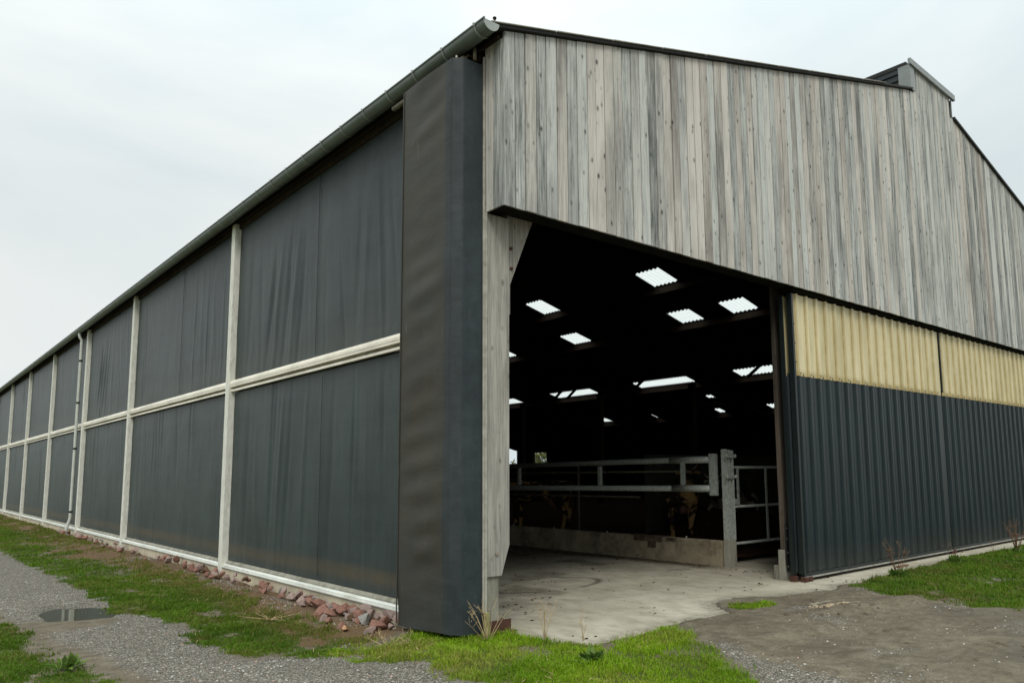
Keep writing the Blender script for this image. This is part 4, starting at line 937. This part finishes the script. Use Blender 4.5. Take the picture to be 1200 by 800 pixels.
# bush outside the far wall openings
def bush(name, label, loc, s, n, seed):
    r = np.random.default_rng(seed); root = empty(name, loc)
    m = MB()
    for k in range(6):
        a = k*1.05; m.tube([(0, 0, 0), (math.cos(a)*s*.3, math.sin(a)*s*.3, s*.7), (math.cos(a)*s*.6, math.sin(a)*s*.6, s*1.3)], [.08, .05, .02], 6)
    m.build('trunk', M['dark_wood'], root)
    d = r.normal(size=(n, 3)); d /= np.linalg.norm(d, axis=1)[:, None]; rad = s*(.55+.45*r.random(n))*(.75+.5*np.sin(d[:, 0]*5+d[:, 2]*4)**2)
    c = d*rad[:, None]*[1, 1, .9]+[0, 0, s*1.15]; u = r.normal(size=(n, 3))*.09; v = r.normal(size=(n, 3))*.09
    V = np.stack([c, c+u, c+u+v, c+v], 1).reshape(-1, 3); T = np.repeat(np.stack([r.random(n), r.random(n)*.4, 0*rad, 0*rad+1], 1), 4, 0)
    np_mesh('crown', V, np.arange(4*n).reshape(-1, 4), M['bush'], root, attr={'tint': T}); return tag(root, label, 'bush')
bush('bush', 'leafy bush outside seen through the right hand small opening in the dark back wall', (35.5, 40.3, -.05), 1.9, 2600, 3)
bush('bush', 'low bush outside at the foot of the left hand opening in the back wall', (35.2, 44.4, -.05), 1.25, 1500, 4)

# ------------------------------------------------------------------ sky, sun, camera
w = bpy.data.worlds.new('World'); scene.world = w; w.use_nodes = True; nt = w.node_tree; nt.nodes.clear()
def wn(t, **k):
    x = nt.nodes.new(t)
    for a, b in k.items(): setattr(x, a, b)
    return x
SE, SA = R(46), R(221)      # sun elevation, azimuth of the hidden sun
out = wn('ShaderNodeOutputWorld'); sky = wn('ShaderNodeTexSky', sky_type='NISHITA'); sky.sun_disc = False; sky.sun_elevation = SE; sky.sun_rotation = SA
sky.air_density = 1.; sky.dust_density = 3.
bg1 = wn('ShaderNodeBackground'); bg1.inputs[1].default_value = .1; nt.links.new(sky.outputs[0], bg1.inputs[0])
tc = wn('ShaderNodeTexCoord'); sp = wn('ShaderNodeSeparateXYZ'); nt.links.new(tc.outputs['Generated'], sp.inputs[0])
mp = wn('ShaderNodeMapping'); mp.inputs['Scale'].default_value = (1, 1, 2.6); nt.links.new(tc.outputs['Generated'], mp.inputs[0])
no = wn('ShaderNodeTexNoise'); no.inputs['Scale'].default_value = 1.7; no.inputs['Detail'].default_value = 6; no.inputs['Roughness'].default_value = .5; no.inputs['Distortion'].default_value = .4; nt.links.new(mp.outputs[0], no.inputs[0])
rp = wn('ShaderNodeValToRGB'); nt.links.new(no.outputs[0], rp.inputs[0])
e = rp.color_ramp.elements; e[0].position = .38; e[0].color = (.74, .83, .85, 1); e[1].position = .60; e[1].color = (.92, .955, .94, 1)
el = wn('ShaderNodeMapRange'); nt.links.new(sp.outputs[2], el.inputs[0]); el.inputs[1].default_value = .0; el.inputs[2].default_value = 1.; el.inputs[3].default_value = .92; el.inputs[4].default_value = 1.75
vm = wn('ShaderNodeVectorMath', operation='SCALE'); nt.links.new(rp.outputs[0], vm.inputs[0]); fc = wn('ShaderNodeFloatCurve'); cv = fc.mapping.curves[0]; cv.points[0].location = (0, .30); cv.points[1].location = (1, 1); cv.points.new(.5, .36); fc.mapping.update(); nt.links.new(sp.outputs[2], fc.inputs['Value'])
sc = wn('ShaderNodeMath', operation='MULTIPLY'); nt.links.new(fc.outputs[0], sc.inputs[0]); sc.inputs[1].default_value = 3.1; nt.links.new(sc.outputs[0], vm.inputs['Scale'])
bg2 = wn('ShaderNodeBackground'); bg2.inputs[1].default_value = 1.; nt.links.new(vm.outputs[0], bg2.inputs[0])
mx = wn('ShaderNodeMixShader'); mx.inputs[0].default_value = .93; nt.links.new(bg1.outputs[0], mx.inputs[1]); nt.links.new(bg2.outputs[0], mx.inputs[2]); nt.links.new(mx.outputs[0], out.inputs[0])
sun = bpy.data.lights.new('sun', 'SUN'); sun.energy = 1.35; sun.angle = R(20); sun.color = (1, .96, .9)
so = bpy.data.objects.new('sun', sun); COL.objects.link(so)
d = Vector((math.sin(SA)*math.cos(SE), math.cos(SA)*math.cos(SE), math.sin(SE)))   # towards the sun
so.rotation_euler = d.to_track_quat('Z', 'Y').to_euler()

cam = bpy.data.cameras.new('camera'); co = bpy.data.objects.new('camera', cam); COL.objects.link(co)
yaw, pitch, roll = .7277, .1227, -.0113
f = Vector((math.sin(yaw)*math.cos(pitch), math.cos(yaw)*math.cos(pitch), math.sin(pitch))); r_ = Vector((math.cos(yaw), -math.sin(yaw), 0)); u = r_.cross(f)
c, s = math.cos(roll), math.sin(roll); rr_ = c*r_+s*u; uu = -s*r_+c*u
mt = Matrix((rr_, uu, -f)).transposed().to_4x4(); mt.translation = Vector((-4.5316, -6.2688, 1.6)); co.matrix_world = mt
cam.sensor_width = 36; cam.sensor_fit = 'HORIZONTAL'; cam.lens = 892.33/1200*36; cam.shift_x = -58.43/1200; cam.shift_y = 43.65/1200
cam.clip_start = .05; cam.clip_end = 3000
cam.dof.use_dof = True; cam.dof.focus_distance = 8.5; cam.dof.aperture_fstop = 4.
scene.camera = co
scene.view_settings.view_transform = 'Standard'; scene.view_settings.look = 'None'; scene.view_settings.gamma = 1; scene.view_settings.exposure = .08
